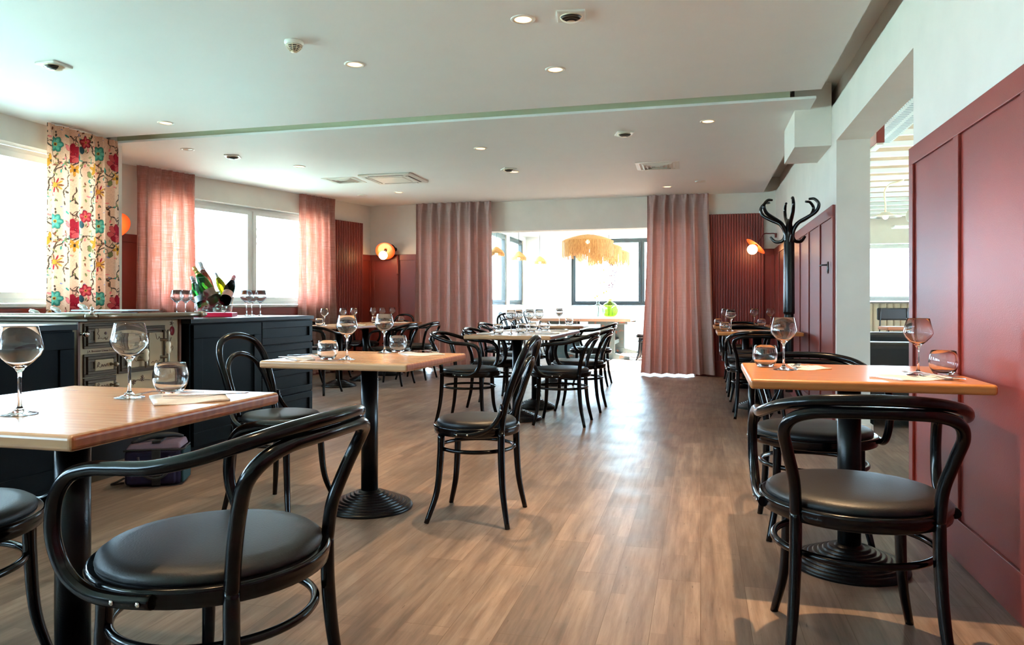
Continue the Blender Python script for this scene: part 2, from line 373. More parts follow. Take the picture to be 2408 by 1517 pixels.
wains(LM, -4.1, 5.8, .975, [5.75, 5.0, 4.3, 3.5, 2.7, 1.9, 1.1, .3, -.5, -1.3, -2.1, -2.9], .16, .05, .09)
def fluted(M, x0, x1, z0, z1, n):
    TN[0] += 1
    mb = MB(M).box(x0, x1, .024, .040, z0, z1).box(x0, x1, .040, .058, z0, z0+.02); wd = (x1-x0)/n
    for i in range(n): mb.box(x0+wd*i+wd*.14, x0+wd*(i+1)-wd*.14, .040, .056, z0, z1)
    mb.box(x0, x1, .022, .06, .0, z0)
    return struct(mb, 'trim_%d' % TN[0], 'red_paint', .004)
fluted(BM, .09, .845, .20, 2.265, 21)
fluted(WM, .24, .90, .20, 2.262, 18)
# pipe in the corner
TN[0] += 1
struct(MB().tube([(-4.573, 10.655, .1), (-4.573, 10.655, 1.0), (-4.573, 10.655, 1.78)], .014, 10, 2).tube([(-4.573, 10.655, 1.47), (-4.573, 10.655, 1.5)], .02, 10, 2), 'trim_%d' % TN[0], 'red_paint')
TN[0] += 1
struct(MB().box(.99, 1.245, 5.985, 6.02, 0, .11).box(1.235, 1.25, 5.985, 6.3, 0, .11), 'baseboard_right', 'wall_paint', .003)
# door handle on the far panelling
h = empty('door_handle', (.976, 6.22, 1.30)); tag(h, 'dark oval door handle plate on the red panelling beside the pale pillar', 'door handle')
MB().lathe([(0, 0), (.02, 0), (.022, .006), (.016, .012), (0, .013)], (0, 0, 0), 20, 1, 2.3, rot=Matrix.Rotation(-PI/2, 4, 'Y') @ Matrix.Rotation(PI/2, 4, 'Z')).build('back_plate', 'sconce_black', h)
MB().tube([(-.012, 0, .02), (-.05, 0, .02)], .006, 10, 2).tube([(-.045, 0, .02), (-.05, .04, .02), (-.05, .1, .018)], .007, 10, 4).build('lever', 'sconce_black', h)

# ------------------------------------------------------------------ annex room beyond the opening
AX0, AX1, AY1, AZ = -3.93, 1.6, 16.6, 2.56
mb = MB().box(AX0-.2, AX0, 10.92, AY1+.2, 0, .99).box(AX0-.2, AX0, 10.92, AY1+.2, 2.46, AZ)
for a, b in [(10.92, 12.3), (14.86, 15.12), (16.34, 16.8)]: mb.box(AX0-.2, AX0, a, b, .99, 2.46)
struct(mb, 'wall_left.003', 'annex_paint')
mb = MB().box(AX0, -2.86, AY1, AY1+.2, 0, AZ).box(-2.86, 1.2, AY1, AY1+.2, 0, .97).box(-2.86, 1.2, AY1, AY1+.2, 2.5, AZ).box(1.2, AX1+.2, AY1, AY1+.2, 0, AZ)
struct(mb, 'wall_back.001', 'annex_paint')
mb = MB().box(AX1, AX1+.1, 10.92, AY1+.2, 0, .5).box(AX1, AX1+.1, 10.92, AY1+.2, 2.45, AZ).box(AX1, AX1+.1, 10.92, 11.3, .5, 2.45).box(AX1, AX1+.1, 16.3, AY1+.2, .5, 2.45)
struct(mb, 'wall_right.001', 'annex_paint')
mb = MB().box(AX0-.2, -3.0, 10.92, AY1+.2, AZ, AZ+.12).box(.6, AX1+.1, 10.92, AY1+.2, AZ, AZ+.12).box(-3.0, -.3, 10.92, AY1+.2, AZ, AZ+.12).box(-.3, .6, 10.92, 11.6, AZ, AZ+.12).box(-.3, .6, 16.0, AY1+.2, AZ, AZ+.12)
struct(mb, 'ceiling.003', 'annex_paint')
struct(MB().box(-.3, .6, 11.6, 16.0, AZ+.1, AZ+.11), 'window_%d' % k, 'window_glass'); k += 1  # unseen roof glass, added to let more light into the annex
ALM = frame((AX0, 0, 0), (0, 1, 0), (1, 0, 0)); ABM = frame((0, AY1, 0), (1, 0, 0), (0, -1, 0)); ARM = frame((AX1, 0, 0), (0, 1, 0), (-1, 0, 0))
window(k, ALM, 12.3, 14.86, 1.0, 2.45, [13.6], 'grey_frame', .07, -.1, .06, .05, False); k += 1
window(k, ALM, 15.12, 16.34, 1.0, 2.45, [], 'grey_frame', .07, -.1, .06, .05, False); k += 1
window(k, ABM, -2.86, 1.2, .98, 2.49, [-1.28], 'grey_frame', .07, -.1, .06, .05, False); k += 1
window(k, ARM, 11.3, 16.3, .5, 2.45, [12.9, 14.6], 'grey_frame', .07, -.09, .06, .05, False); k += 1  # unseen side windows, added to brighten the annex

# ------------------------------------------------------------------ side room through the doorway on the right
mb = MB().box(1.0, 3.0, 17.5, 17.7, 0, 3).box(3.0, 5.6, 17.5, 17.7, 0, 1.06).box(3.0, 5.6, 17.5, 17.7, 2.33, 3).box(5.6, 6.3, 17.5, 17.7, 0, 3)
struct(mb, 'wall_back.002', 'wall_paint')
window(k, frame((0, 17.5, 0), (1, 0, 0), (0, -1, 0)), 3.0, 5.6, 1.08, 2.32, [4.62], 'white_paint', .06, -.08, .06, .05, False); k += 1
mb = MB().box(6.0, 6.2, 2.0, 17.6, 0, .95).box(6.0, 6.2, 2.0, 17.6, 2.3, 3).box(6.0, 6.2, 2.0, 5.5, .95, 2.3).box(6.0, 6.2, 12.5, 17.6, .95, 2.3)
struct(mb, 'wall_right.002', 'wall_paint')
window(k, frame((6.0, 0, 0), (0, 1, 0), (-1, 0, 0)), 5.5, 12.5, .98, 2.28, [7.8, 10.2], 'white_paint', .06, -.1, .06, .05, False); k += 1
struct(MB().box(1.236, 6.1, 2.0, 2.2, 0, 3), 'wall_front.001', 'wall_paint')
struct(MB().box(1.61, 1.8, 10.9, 17.6, 0, 3).box(1.236, 1.8, 10.88, 11.0, 0, 3), 'wall_left.004', 'wall_paint')
struct(MB().box(1.236, 6.2, 2.0, 17.7, 2.92, 3.0), 'ceiling.004', 'ceiling_board')
mb = MB()
y = 8.2
while y < 17.4: mb.box(1.7, 6.0, y, y+.06, 2.86, 2.92); y += .62
struct(mb, 'ceiling_beam.001', 'white_paint')
# ribbed bench back below the far window
mb = MB().box(2.4, 6.0, 17.34, 17.40, 0, 1.04)
for i in range(26): mb.lathe([(0, 0), (.062, 0), (.062, 1.02), (0, 1.02)], (2.46+i*.135, 17.33, 0), 12, 1, .5)
mb.cur = 1; mb.box(2.4, 6.0, 17.28, 17.48, 1.04, 1.06)
struct(mb, 'trim_20', ['ribbed_cream', 'sconce_black'])
o = MB().box(1.48, 1.70, 3.6, 7.44, 2.50, 2.53).build('cable_tray', 'perforated_metal'); tag(o, 'perforated metal ceiling panel hanging in the side room beyond the doorway', 'ceiling panel')
for x_, y_ in ((1.50, 3.8), (1.67, 7.3), (1.50, 7.3)): MB().box(x_, x_+.01, y_, y_+.01, 2.53, 2.92).build('hanger', 'steel', o)
o = MB().box(1.38, 1.44, 6.5, 6.8, 2.32, 2.51).build('exit_light', 'red_paint'); tag(o, 'dark red box light fixed high on the far side of the doorway', 'light box')
MB().box(1.385, 1.435, 6.51, 6.79, 2.305, 2.32).build('lens', 'white_plastic', o)
MB().tube([(1.41, 6.65, 2.51), (1.41, 6.65, 2.93)], .008, 8, 2).build('rod', 'sconce_black', o)
# outdoors
struct(MB().box(-60, 60, -40, 70, -.5, -.25), 'ground', 'outdoor_ground')

# ------------------------------------------------------------------ ceiling fittings
def disc_label(i): return ''
def downlight_proto():
    t = empty('ceiling_downlight', (0, 0, 0)); tag(t, 'x', 'downlight')
    MB().lathe([(.046, .004), (.048, -.004), (.060, -.006), (.066, -.003), (.068, .001), (.060, .006), (.046, .004)], (0, 0, 0), 32).build('trim_ring', 'white_plastic', t)
    MB().lathe([(.047, -.0005), (.047, -.004), (.0505, -.005), (.0505, -.0005)], (0, 0, 0), 24).build('inner_rim', 'cream_plastic', t)
    MB().lathe([(0, -.0022), (.047, -.0022), (.047, .002), (0, .002)], (0, 0, 0), 24).build('lamp', 'lamp_disc', t)
    return t
dl = downlight_proto()
def spot(loc, e=55, ang=84):
    l = bpy.data.lights.new('downlight_beam', 'SPOT'); l.energy = e; l.color = (1, .66, .36); l.spot_size = math.radians(ang); l.spot_blend = .7; l.shadow_soft_size = .02
    o = bpy.data.objects.new('downlight_beam', l); C.objects.link(o); o.location = (loc[0], loc[1], loc[2]-.02)
DLS = [((-.931, 3.867), 'lit round downlight beside the square detector above the aisle table'),
       ((-2.154, 4.325), 'lit round downlight closest to the smoke detector'),
       ((-.924, 4.746), 'lit round downlight just before the ceiling slot, over the middle of the aisle'),
       ((-4.409, 5.326), 'lit round downlight by the ceiling slot above the bar counter'),
       ((.061, 6.413), 'lit round downlight behind the ceiling slot near the boxed duct'),
       ((-4.349, 7.374), 'lit round downlight between the square detector and the ceiling cassette by the window wall'),
       ((-2.112, 6.974), 'lit round downlight behind the slot, over the space between window row and centre row'),
       ((-2.106, 8.305), 'lit round downlight touching a square detector, past the middle of the ceiling'),
       ((-4.029, 9.426), 'lit round downlight just beyond the square ceiling cassette'),
       ((-.424, 9.858), 'lit round downlight close above the curtain beside the fluted panel')]
for i, ((x, y), lab) in enumerate(DLS):
    put(dl, i > 0, (x, y, ZS), 0, lab, 'recessed ceiling downlights'); spot((x, y, ZS), 28 if y > 5 else (110 if x > -1 and y < 4 else 54))
for x, y in [(.30, 2.86), (-2.15, 2.0), (-.93, 1.2)]:
    lb = {.30: 'lit round downlight above the table by the red wall, outside the photo', -2.15: 'lit round downlight above the big table, outside the photo', -.93: 'lit round downlight over the aisle, outside the photo'}[x]
    put(dl, True, (x, y, ZS), 0, lb, 'near ceiling downlights'); spot((x, y, ZS), 165 if y == 2.86 else 40, 74 if y == 2.86 else 84)
o = empty('ceiling_downlight', (-4.95, 6.287, ZS)); tag(o, 'unlit round downlight behind the slot next to a square detector near the window wall', 'downlight')
MB().lathe([(.040, .004), (.048, -.004), (.060, -.006), (.066, -.003), (.068, .001), (.060, .006), (.040, .004)], (0, 0, 0), 32).build('trim_ring', 'white_plastic', o)
MB().lathe([(0, -.002), (.046, -.001), (.046, .01), (0, .01)], (0, 0, 0), 24).build('lamp', 'cream_plastic', o)
def eyeball():
    t = empty('ceiling_detector', (0, 0, 0)); tag(t, 'x', 'ceiling detector')
    MB().box(-.075, .075, -.075, .075, -.012, .001).build('square_plate', 'white_plastic', t, .004)
    MB().lathe([(.060*math.cos(a), -.012-.026*math.sin(a)) for a in [i*PI/20 for i in range(11)]], (0, 0, 0), 32).build('dome', 'cream_plastic', t)
    mb = MB(); n = 18
    for j, a0 in enumerate([.18, .52, .86]):   # dark louvre band round the front of the dome
        vs = []; fs = []
        for i in range(n+1):
            th = -2.8+i*2.5/n
            for a in (a0, a0+.30): vs.append((.0615*math.cos(a)*math.cos(th), .0615*math.cos(a)*math.sin(th), -.0125-.0275*math.sin(a)))
        for i in range(n): fs.append((2*i, 2*i+1, 2*i+3, 2*i+2))
        mb.add(vs, fs, True)
    mb.build('louvre_band', 'dark_plastic', t, recalc=False)
    return t
eb = eyeball()
for i, ((x, y), lab) in enumerate([((-4.034, 3.851), 'square white ceiling detector with dark eye above the bar, nearest the large window'),
        ((-.669, 3.874), 'square white ceiling detector with dark eye beside a lit downlight above the aisle'),
        ((-.667, 6.672), 'square white ceiling detector with dark eye just behind the ceiling slot over the aisle'),
        ((-4.723, 6.693), 'square white ceiling detector with dark eye between unlit downlight and the pink curtain'),
        ((-2.12, 8.107), 'square white ceiling detector with dark eye touching a small lit downlight')]):
    put(eb, i > 0, (x, y, ZS), .15*i, lab, 'square ceiling detectors')
t = empty('smoke_detector', (-2.312, 3.86, ZS)); tag(t, 'cream domed smoke detector with slatted cage on the ceiling', 'smoke detector')
MB().lathe([(0, .001), (.054, .001), (.056, -.012), (.050, -.022), (.046, -.024), (0, -.024)], (0, 0, 0), 32).build('base', 'white_plastic', t)
mb = MB()
for i, (r, z) in enumerate([(.046, -.030), (.042, -.038), (.036, -.046), (.029, -.053)]): mb.lathe([(r-.006, z), (r, z+.002), (r+.001, z), (r, z-.002), (r-.006, z)], (0, 0, 0), 32)
for i in range(10):
    a = i*PI/5; mb.tube([(.047*math.cos(a), .047*math.sin(a), -.024), (.040*math.cos(a), .040*math.sin(a), -.042), (.02*math.cos(a), .02*math.sin(a), -.060)], .002, 6, 3)
mb.build('cage', 'cream_plastic', t)
MB().lathe([(0, -.024), (.034, -.026), (.028, -.045), (.016, -.058), (0, -.058)], (0, 0, 0), 24).build('sensor_core', 'dark_plastic', t)
MB().lathe([(0, -.055), (.020, -.056), (.018, -.064), (0, -.066)], (0, 0, 0), 24).build('cap', 'cream_plastic', t)
for (x, y), lab in [((-.002, 9.518), 'flat white ceiling disc near the corner with the coat stand'), ((-4.641, 9.555), 'flat white ceiling disc in the corner beyond the vents')]:
    tag(MB().lathe([(0, .001), (.066, .001), (.066, -.008), (.05, -.012), (0, -.012)], (x, y, ZS), 28).build('speaker_disc', 'white_plastic'), lab, 'ceiling disc', 'flat ceiling discs')
def vent(loc, rz, s, lab, name='ceiling_vent'):
    t = empty(name, loc, rz); tag(t, lab, 'ceiling vent')
    h = s/2
    mb = MB().box(-h, h, -h, -h+.045, -.006, .002).box(-h, h, h-.045, h, -.006, .002).box(-h, -h+.045, -h+.045, h-.045, -.006, .002).box(h-.045, h, -h+.045, h-.045, -.006, .002)
    mb.build('frame', 'white_plastic', t, .002)
    MB().box(-h+.04, h-.04, -h+.04, h-.04, .0005, .002).build('dark_backing', 'dark_plastic', t)
    for k_ in range(4):
        r0 = h-.07-k_*.042
        if r0 < .02: break
        vs = []; fs = []
        for (rr, z) in ((r0, .000), (r0-.020, -.016), (r0-.017, -.016), (r0+.004, .000)):
            vs += [(-rr, -rr, z), (rr, -rr, z), (rr, rr, z), (-rr, rr, z)]
        for q in range(4):
            for e_ in range(4): a_ = q*4; b2 = ((q+1) % 4)*4; fs.append((a_+e_, a_+(e_+1) % 4, b2+(e_+1) % 4, b2+e_))
        MB().add(vs, fs).build('louvre', 'white_plastic', t)
    return t
vent((-.465, 8.34, ZS), .02, .47, 'square louvred air diffuser on the ceiling before the coat stand corner')
vent((-4.30, 8.35, ZS), .02, .42, 'square louvred air diffuser next to the ceiling cassette')
t = empty('ceiling_cassette', (-3.64, 8.36, ZS), .02); tag(t, 'large square white air conditioning cassette on the ceiling', 'air conditioner')
mb = MB().box(-.33, .33, -.33, .33, -.02, .001); mb.build('panel', 'white_plastic', t, .012, )
MB().box(-.18, .18, -.18, .18, -.026, -.019).build('grille', 'white_plastic', t, .004)
for a in range(4):
    R = Matrix.Rotation(a*PI/2, 4, 'Z'); MB(R).box(-.22, .22, .235, .285, -.0212, -.018).build('air_slot', 'dark_plastic', t); MB(R).box(-.21, .21, .24, .262, -.026, -.020).build('flap', 'white_plastic', t)

# ------------------------------------------------------------------ chairs
def both(mb, pts, r, **k):
    for s_ in (1, -1): mb.tube([(s_*x, y, z) for x, y, z in pts], r, **k)
def mirror(pts): return [(x, y, z) for x, y, z in pts]+[(-x, y, z) for x, y, z in reversed(pts[:-1])]
def seat_pad(mb, R, z0): return mb.lathe([(0, z0), (R, z0), (R+.004, z0+.009), (R+.001, z0+.020), (R*.95, z0+.029), (R*.8, z0+.034), (R*.4, z0+.0365), (0, z0+.037)], (0, 0, 0), 56)
def rail_lathe(mb, R): return mb.lathe([(0, .402), (R-.012, .402), (R-.002, .407), (R+.001, .425), (R, .432), (R+.003, .436), (R, .444), (R-.006, .446), (0, .446)], (0, 0, 0), 56)
def bistro():
    t = empty('bistro_chair', (0, 0, 0)); tag(t, 'x', 'chair')
    seat_pad(MB(), .186, .442).build('seat', 'black_leather', t)
    rail_lathe(MB(), .205).build('seat_frame', 'black_lacquer', t)
    for s_ in (1, -1):
        MB().tube([(s_*.132, .135, .404), (s_*.134, .138, .30), (s_*.146, .152, .14), (s_*.186, .190, 0)], [.017, .0165, .0145, .0115], 14).build('leg', 'black_lacquer', t)
        MB().tube([(s_*.152, -.158, .43), (s_*.156, -.160, .30), (s_*.164, -.170, .15), (s_*.186, -.196, 0)], [.0165, .0165, .0145, .0115], 14).build('leg', 'black_lacquer', t)
    MB().tube(mirror([(.152, -.158, .43), (.153, -.170, .52), (.160, -.205, .64), (.158, -.245, .745), (.125, -.272, .812), (.068, -.286, .842), (0, -.290, .851)]), .0165, 14, 8).build('back_hoop', 'black_lacquer', t)
    MB().tube(mirror([(.130, -.150, .46), (.130, -.168, .53), (.128, -.205, .62), (.110, -.238, .695), (.065, -.258, .742), (0, -.266, .758)]), .0125, 12, 8).build('inner_hoop', 'black_lacquer', t)
    for s_ in (1, -1):
        b = MB().tube([(s_*.178, -.168, .56), (s_*.184, -.160, .51), (s_*.200, -.118, .452), (s_*.216, -.045, .424), (s_*.218, .045, .422)], [.008, .011, .011, .011, .009], 12).build('brace', 'black_lacquer', t)
        mb = MB()
        for p in [(.192, -.166, .535), (.190, -.150, .50), (.229, -.02, .423), (.229, .03, .422)]: mb.lathe([(0, .003), (.004, .002), (.005, 0), (0, 0)], (s_*p[0], p[1], p[2]), 8, rot=Matrix.Rotation(s_*PI/2, 4, 'Y'))
        mb.build('screw', 'chrome', b)
    MB().tube([(.176*math.cos(a), .176*math.sin(a)-.002, .335) for a in [i*PI/8 for i in range(16)]], .0095, 10, 4, closed=True).build('foot_ring', 'black_lacquer', t)
    return t
def armchair():
    t = empty('bentwood_armchair', (0, 0, 0)); tag(t, 'x', 'armchair')
    mb = MB(); seat_pad(mb, .241, .442); mb.build('seat', 'black_leather', t)
    rail_lathe(MB(), .262).build('seat_frame', 'black_lacquer', t)
    for s_ in (1, -1):
        MB().tube([(s_*.165, .150, .404), (s_*.167, .152, .30), (s_*.176, .162, .14), (s_*.203, .192, 0)], [.018, .0175, .0155, .0125], 14).build('leg', 'black_lacquer', t)
        MB().tube([(s_*.180, -.190, .44), (s_*.182, -.193, .30), (s_*.190, -.208, .15), (s_*.207, -.240, 0)], [.0168, .0172, .0155, .0125], 14).build('leg', 'black_lacquer', t)
    MB().tube(mirror([(.180, -.190, .425), (.186, -.202, .52), (.207, -.230, .61), (.218, -.255, .668), (.198, -.282, .708), (.145, -.300, .727), (.07, -.308, .731), (0, -.311, .732)]), .0165, 14, 8).build('back_hoop', 'black_lacquer', t)
    MB().tube(mirror([(.256, -.065, .424), (.264, .015, .422), (.266, .09, .430), (.268, .145, .466), (.272, .172, .535), (.272, .168, .61), (.268, .138, .660), (.266, .08, .680), (.266, .02, .685), (.268, -.07, .692), (.258, -.16, .712), (.216, -.25, .741), (.13, -.303, .760), (0, -.322, .766)]), .0155, 14, 8).build('arm_rail', 'black_lacquer', t)
    mb = MB()
    for s_ in (1, -1):
        for p in [(.274, -.045, .423), (.279, .015, .422)]: mb.lathe([(0, .003), (.005, .002), (.006, 0), (0, 0)], (s_*p[0], p[1], p[2]), 10, rot=Matrix.Rotation(s_*PI/2, 4, 'Y'))
    mb.build('screw', 'chrome', t)
    MB().tube([(.222*math.cos(a), .222*math.sin(a)-.008, .310) for a in [i*PI/8 for i in range(16)]], .0105, 10, 4, closed=True).build('foot_ring', 'black_lacquer', t)
    return t
AC, BC = armchair(), bistro()
FX, FmX, FY, FmY = -PI/2, PI/2, 0, PI
used = {AC: False, BC: False}
def chair(p, x, y, rz, lab, g=None):
    o = put(p, used[p], (x, y, 0), rz, lab, g); used[p] = True; return o
g1, g2, g3 = 'armchairs at the front tables', 'armchairs of the centre row', 'armchairs of the window row'
chair(AC, -1.10, 1.488, FmX-.05, 'large blue-lit black bentwood armchair at the aisle side of the table before the cooker', g1)
chair(AC, -1.98, 1.50, FX, 'black bentwood armchair cut by the picture edge, facing the large table before the cooker', g1)
chair(BC, -2.025, 3.265, FX-.13, 'armless black hoop-back chair standing between the bar cabinet and the middle table', 'armless hoop-back chairs')
chair(BC, -1.04, 3.375, FmX+.02, 'armless black hoop-back chair standing alone in the aisle, seat towards the middle table', 'armless hoop-back chairs')
chair(AC, .438, 2.375, FY, 'black bentwood armchair with its back to the camera at the table by the red wall', g1)
chair(AC, .485, 3.50, FmY, 'black bentwood armchair tucked behind the table by the red wall, facing the camera', g1)
chair(AC, -1.92, 6.03, FX, 'first armchair of the centre row on its curtain side', g2)
chair(AC, -1.97, 7.05, FX, 'second armchair of the centre row on its curtain side', g2)
chair(AC, -2.42, 9.05, FX, 'armchair on the curtain side of the rounded table before the opening', g2)
chair(AC, -1.16, 6.18, FmX, 'first armchair of the centre row on its aisle side, just behind the lone hoop-back chair', g2)
chair(AC, -1.14, 7.02, FmX, 'second armchair of the centre row on its aisle side', g2)
chair(AC, -1.34, 9.2, FmX, 'armchair on the aisle side of the rounded table before the opening', g2)
chair(AC, -1.95, 8.05, FY+.2, 'armchair with its back to the camera between the joined tables and the rounded table', g2)
chair(AC, -4.22, 7.55, FY, 'armchair half hidden by the bar cabinet corner at the end of the window row', g3)
chair(AC, -3.78, 8.58, FmX, 'armchair on the aisle side of the window row, nearer the bar', g3)
chair(AC, -3.76, 9.34, FmX, 'armchair on the aisle side of the window row, nearer the linen curtain', g3)
chair(AC, -4.86, 8.30, FX+.1, 'armchair on the window side of the first table of the window row', g3)
chair(AC, -4.84, 9.04, FX+.1, 'armchair on the window side of the middle table of the window row', g3)
chair(AC, -4.80, 9.84, FX, 'armchair on the window side of the last table of the window row', g3)
chair(BC, -4.40, 10.24, FmY, 'armless hoop-back chair at the head of the window row under the corner wall lamp', 'armless hoop-back chairs')
chair(AC, .50, 6.98, FY, 'armchair with its back to the camera behind the coat stand', 'armchairs beside the red wall')
chair(AC, .50, 8.10, FmY, 'armchair facing the camera between the two small tables in the coat stand corner', 'armchairs beside the red wall')
chair(AC, .50, 8.93, FY, 'armchair with its back to the camera at the table beside the fluted panel', 'armchairs beside the red wall')
chair(AC, .52, 10.08, FmY, 'armchair facing the camera in the corner beside the fluted red panel', 'armchairs beside the red wall')

# ------------------------------------------------------------------ dining tables
def table(m='oak_top', sx=.75, sy=.75, rnd=0):
    t = empty('dining_table', (0, 0, 0)); tag(t, 'x', 'table')
    if rnd:
        n = 8; hx, hy = sx/2, sy/2; pts = []
        for cx_, cy_, a0 in ((hx-rnd, hy-rnd, 0), (-hx+rnd, hy-rnd, PI/2), (-hx+rnd, -hy+rnd, PI), (hx-rnd, -hy+rnd, 1.5*PI)):
            for i in range(n+1): a = a0+i*PI/2/n; pts.append((cx_+rnd*math.cos(a), cy_+rnd*math.sin(a)))
        MB().poly(pts, .715, .75).build('tabletop', m, t, .009, 3)
    else:
        mb = MB().box(-sx/2, sx/2, -sy/2, sy/2, .715, .75)
        if m == 'oak_top': mb.mi[3] = mb.mi[5] = 1  # both X sides take the tone with the painted shade
        mb.build('tabletop', [m, 'shaded_edge'], t, .011, 4)
    MB().box(-.17, .17, -.17, .17, .706, .7149).build('mounting_plate', 'cast_iron', t, .002)
    MB().lathe([(0, .05), (.042, .05), (.042, .706), (0, .706)], (0, 0, 0), 32).build('column', 'cast_iron', t)
    prof = [(0, 0), (.212, 0), (.215, .006), (.212, .014)]; r = .206; z = .014
    for i in range(8):
        prof += [(r, z+.002), (r+.001, z+.007), (r-.002, z+.0105), (r-.008, z+.0115), (r-.0165, z+.0085)]; r -= .0185; z += .0078
    prof += [(.052, z+.004), (.046, z+.012), (.0, z+.012)]
    MB().lathe(prof, (0, 0, 0), 56).build('base', 'cast_iron', t)
    return t
TB = table(); TW = table('oak_top_spotlit', .768); TR_ = table('oak_top', .85, .75, .16)
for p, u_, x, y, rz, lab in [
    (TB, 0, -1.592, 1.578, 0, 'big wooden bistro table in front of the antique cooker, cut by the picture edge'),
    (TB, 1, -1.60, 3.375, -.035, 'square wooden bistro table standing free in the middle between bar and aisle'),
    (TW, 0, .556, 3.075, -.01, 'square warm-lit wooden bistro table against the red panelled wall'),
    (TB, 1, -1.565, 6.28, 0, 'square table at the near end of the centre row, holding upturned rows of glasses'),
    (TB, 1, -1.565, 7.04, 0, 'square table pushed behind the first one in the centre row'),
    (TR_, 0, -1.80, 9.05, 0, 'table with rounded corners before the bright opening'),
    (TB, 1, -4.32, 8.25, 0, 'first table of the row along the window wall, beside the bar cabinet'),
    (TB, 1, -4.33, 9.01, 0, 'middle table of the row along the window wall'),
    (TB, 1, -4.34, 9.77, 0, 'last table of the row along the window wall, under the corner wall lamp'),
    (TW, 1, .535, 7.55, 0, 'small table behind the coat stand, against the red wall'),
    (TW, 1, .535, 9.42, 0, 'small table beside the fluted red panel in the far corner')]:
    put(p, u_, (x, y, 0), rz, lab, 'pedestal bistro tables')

# ------------------------------------------------------------------ tableware
def wine_glass():
    o = MB().lathe([(0, .0005), (.036, .0005), (.0395, .0012), (.039, .0022), (.026, .0045), (.012, .010), (.0052, .020), (.0040, .045), (.0040, .085), (.0052, .100), (.011, .110), (.028, .124), (.043, .140), (.0500, .153), (.0503, .157), (.0475, .170), (.0385, .2085), (.0380, .2098), (.0373, .2085), (.0462, .170), (.0490, .157), (.0487, .1535), (.0417, .1410), (.027, .1258), (.010, .1130), (0, .1105)], (0, 0, 0), 48).build('wine_glass', 'crystal')
    o['category'] = 'wine glass'; return o
def tumbler():
    o = MB().lathe([(0, .0008), (.026, .0008), (.031, .003), (.038, .012), (.046, .027), (.0495, .045), (.049, .058), (.0455, .075), (.0408, .0895), (.0400, .0903), (.0392, .0895), (.0438, .075), (.0473, .058), (.0478, .045), (.0443, .028), (.036, .0145), (.028, .0105), (0, .0095)], (0, 0, 0), 48).build('water_tumbler', 'crystal')
    o['category'] = 'tumbler'; return o
WG, TU = wine_glass(), tumbler(); ub = {WG: 0, TU: 0}
def ware(p, x, y, z, lab, g=None):
    o = put(p, ub[p] > 0, (x, y, z+.0003), random.uniform(0, 3), lab, g); ub[p] += 1; return o
Z0 = .75
ware(WG, -1.569, 1.402, Z0, 'empty wine glass by the picture edge on the table before the cooker', 'wine glasses on the front tables')
ware(WG, -1.550, 1.728, Z0, 'empty wine glass standing in front of the cooker doors, beside a tumbler', 'wine glasses on the front tables')
ware(TU, -1.508, 1.842, Z0, 'round water tumbler with a fork leaning near it on the table before the cooker', 'tumblers on the front tables')
ware(WG, -1.617, 3.167, Z0, 'wine glass on the middle table closer to the bar cabinet', 'wine glasses on the front tables')
ware(WG, -1.649, 3.661, Z0, 'wine glass on the middle table closer to the aisle', 'wine glasses on the front tables')
ware(TU, -1.709, 3.150, Z0, 'water tumbler on the middle table touching the napkin by the bar side', 'tumblers on the front tables')
ware(TU, -1.600, 3.70+.03, Z0, 'water tumbler on the middle table beside the aisle-side napkin', 'tumblers on the front tables')
ware(WG, .321, 3.106, Z0, 'wine glass on the red wall table by its aisle corner', 'wine glasses on the front tables')
ware(WG, .779, 3.005, Z0, 'wine glass on the red wall table close to the wall', 'wine glasses on the front tables')
ware(TU, .262, 3.24, Z0, 'water tumbler at the aisle corner of the red wall table', 'tumblers on the front tables')
ware(TU, .872, 3.035, Z0, 'water tumbler nearly touching the red wall', 'tumblers on the front tables')
gc = 'wine glasses standing on the centre row'; gt = 'tumblers standing on the centre row'
for i, (x, y, s_) in enumerate([(-1.60, 6.20, 'first'), (-1.64, 6.62, 'second'), (-1.60, 6.92, 'third'), (-1.565, 7.19, 'fourth')]): ware(WG, x, y, Z0, s_+' wine glass counted from the camera on the joined centre tables', gc)
for i, (x, y, s_) in enumerate([(-1.70, 6.14, 'first'), (-1.56, 6.42, 'second'), (-1.53, 6.72, 'third'), (-1.49, 7.12, 'fourth')]): ware(TU, x, y, Z0, s_+' tumbler counted from the camera on the joined centre tables', gt)
ware(WG, -1.69, 8.94, Z0, 'lone wine glass on the rounded table before the opening', gc)
ware(TU, -1.56, 8.90, Z0, 'lone tumbler on the rounded table before the opening', gt)
gw = 'wine glasses on the window row'; gx = 'tumblers on the window row'
for x, y, s_ in [(-4.42, 8.07, 'single wine glass on the first window table, beside the bar cabinet'), (-4.56, 8.82, 'wine glass on the window row, window-side one of a pair'), (-4.46, 8.93, 'wine glass on the window row, aisle-side one of a pair'),
        (-4.50, 9.60, 'wine glass on the last window table above the tumbler'), (-4.42, 9.74, 'wine glass in the middle of the last window table'), (-4.40, 10.05, 'wine glass under the corner wall lamp, at the far end of the window row')]: ware(WG, x, y, Z0, s_, gw)
for x, y, s_ in [(-4.41, 7.93, 'tumbler at the bar end of the window row, cut by the cabinet corner'), (-4.34, 9.32, 'tumbler half hidden behind a wine glass on the window row'), (-4.22, 9.95, 'tumbler at the far end of the window row before the hoop chair')]: ware(TU, x, y, Z0, s_, gx)
for x, y, s_ in [(.285, 7.42, 'wine glass on the table behind the coat stand')]: ware(WG, x, y, Z0, s_, 'wine glasses in the coat stand corner')
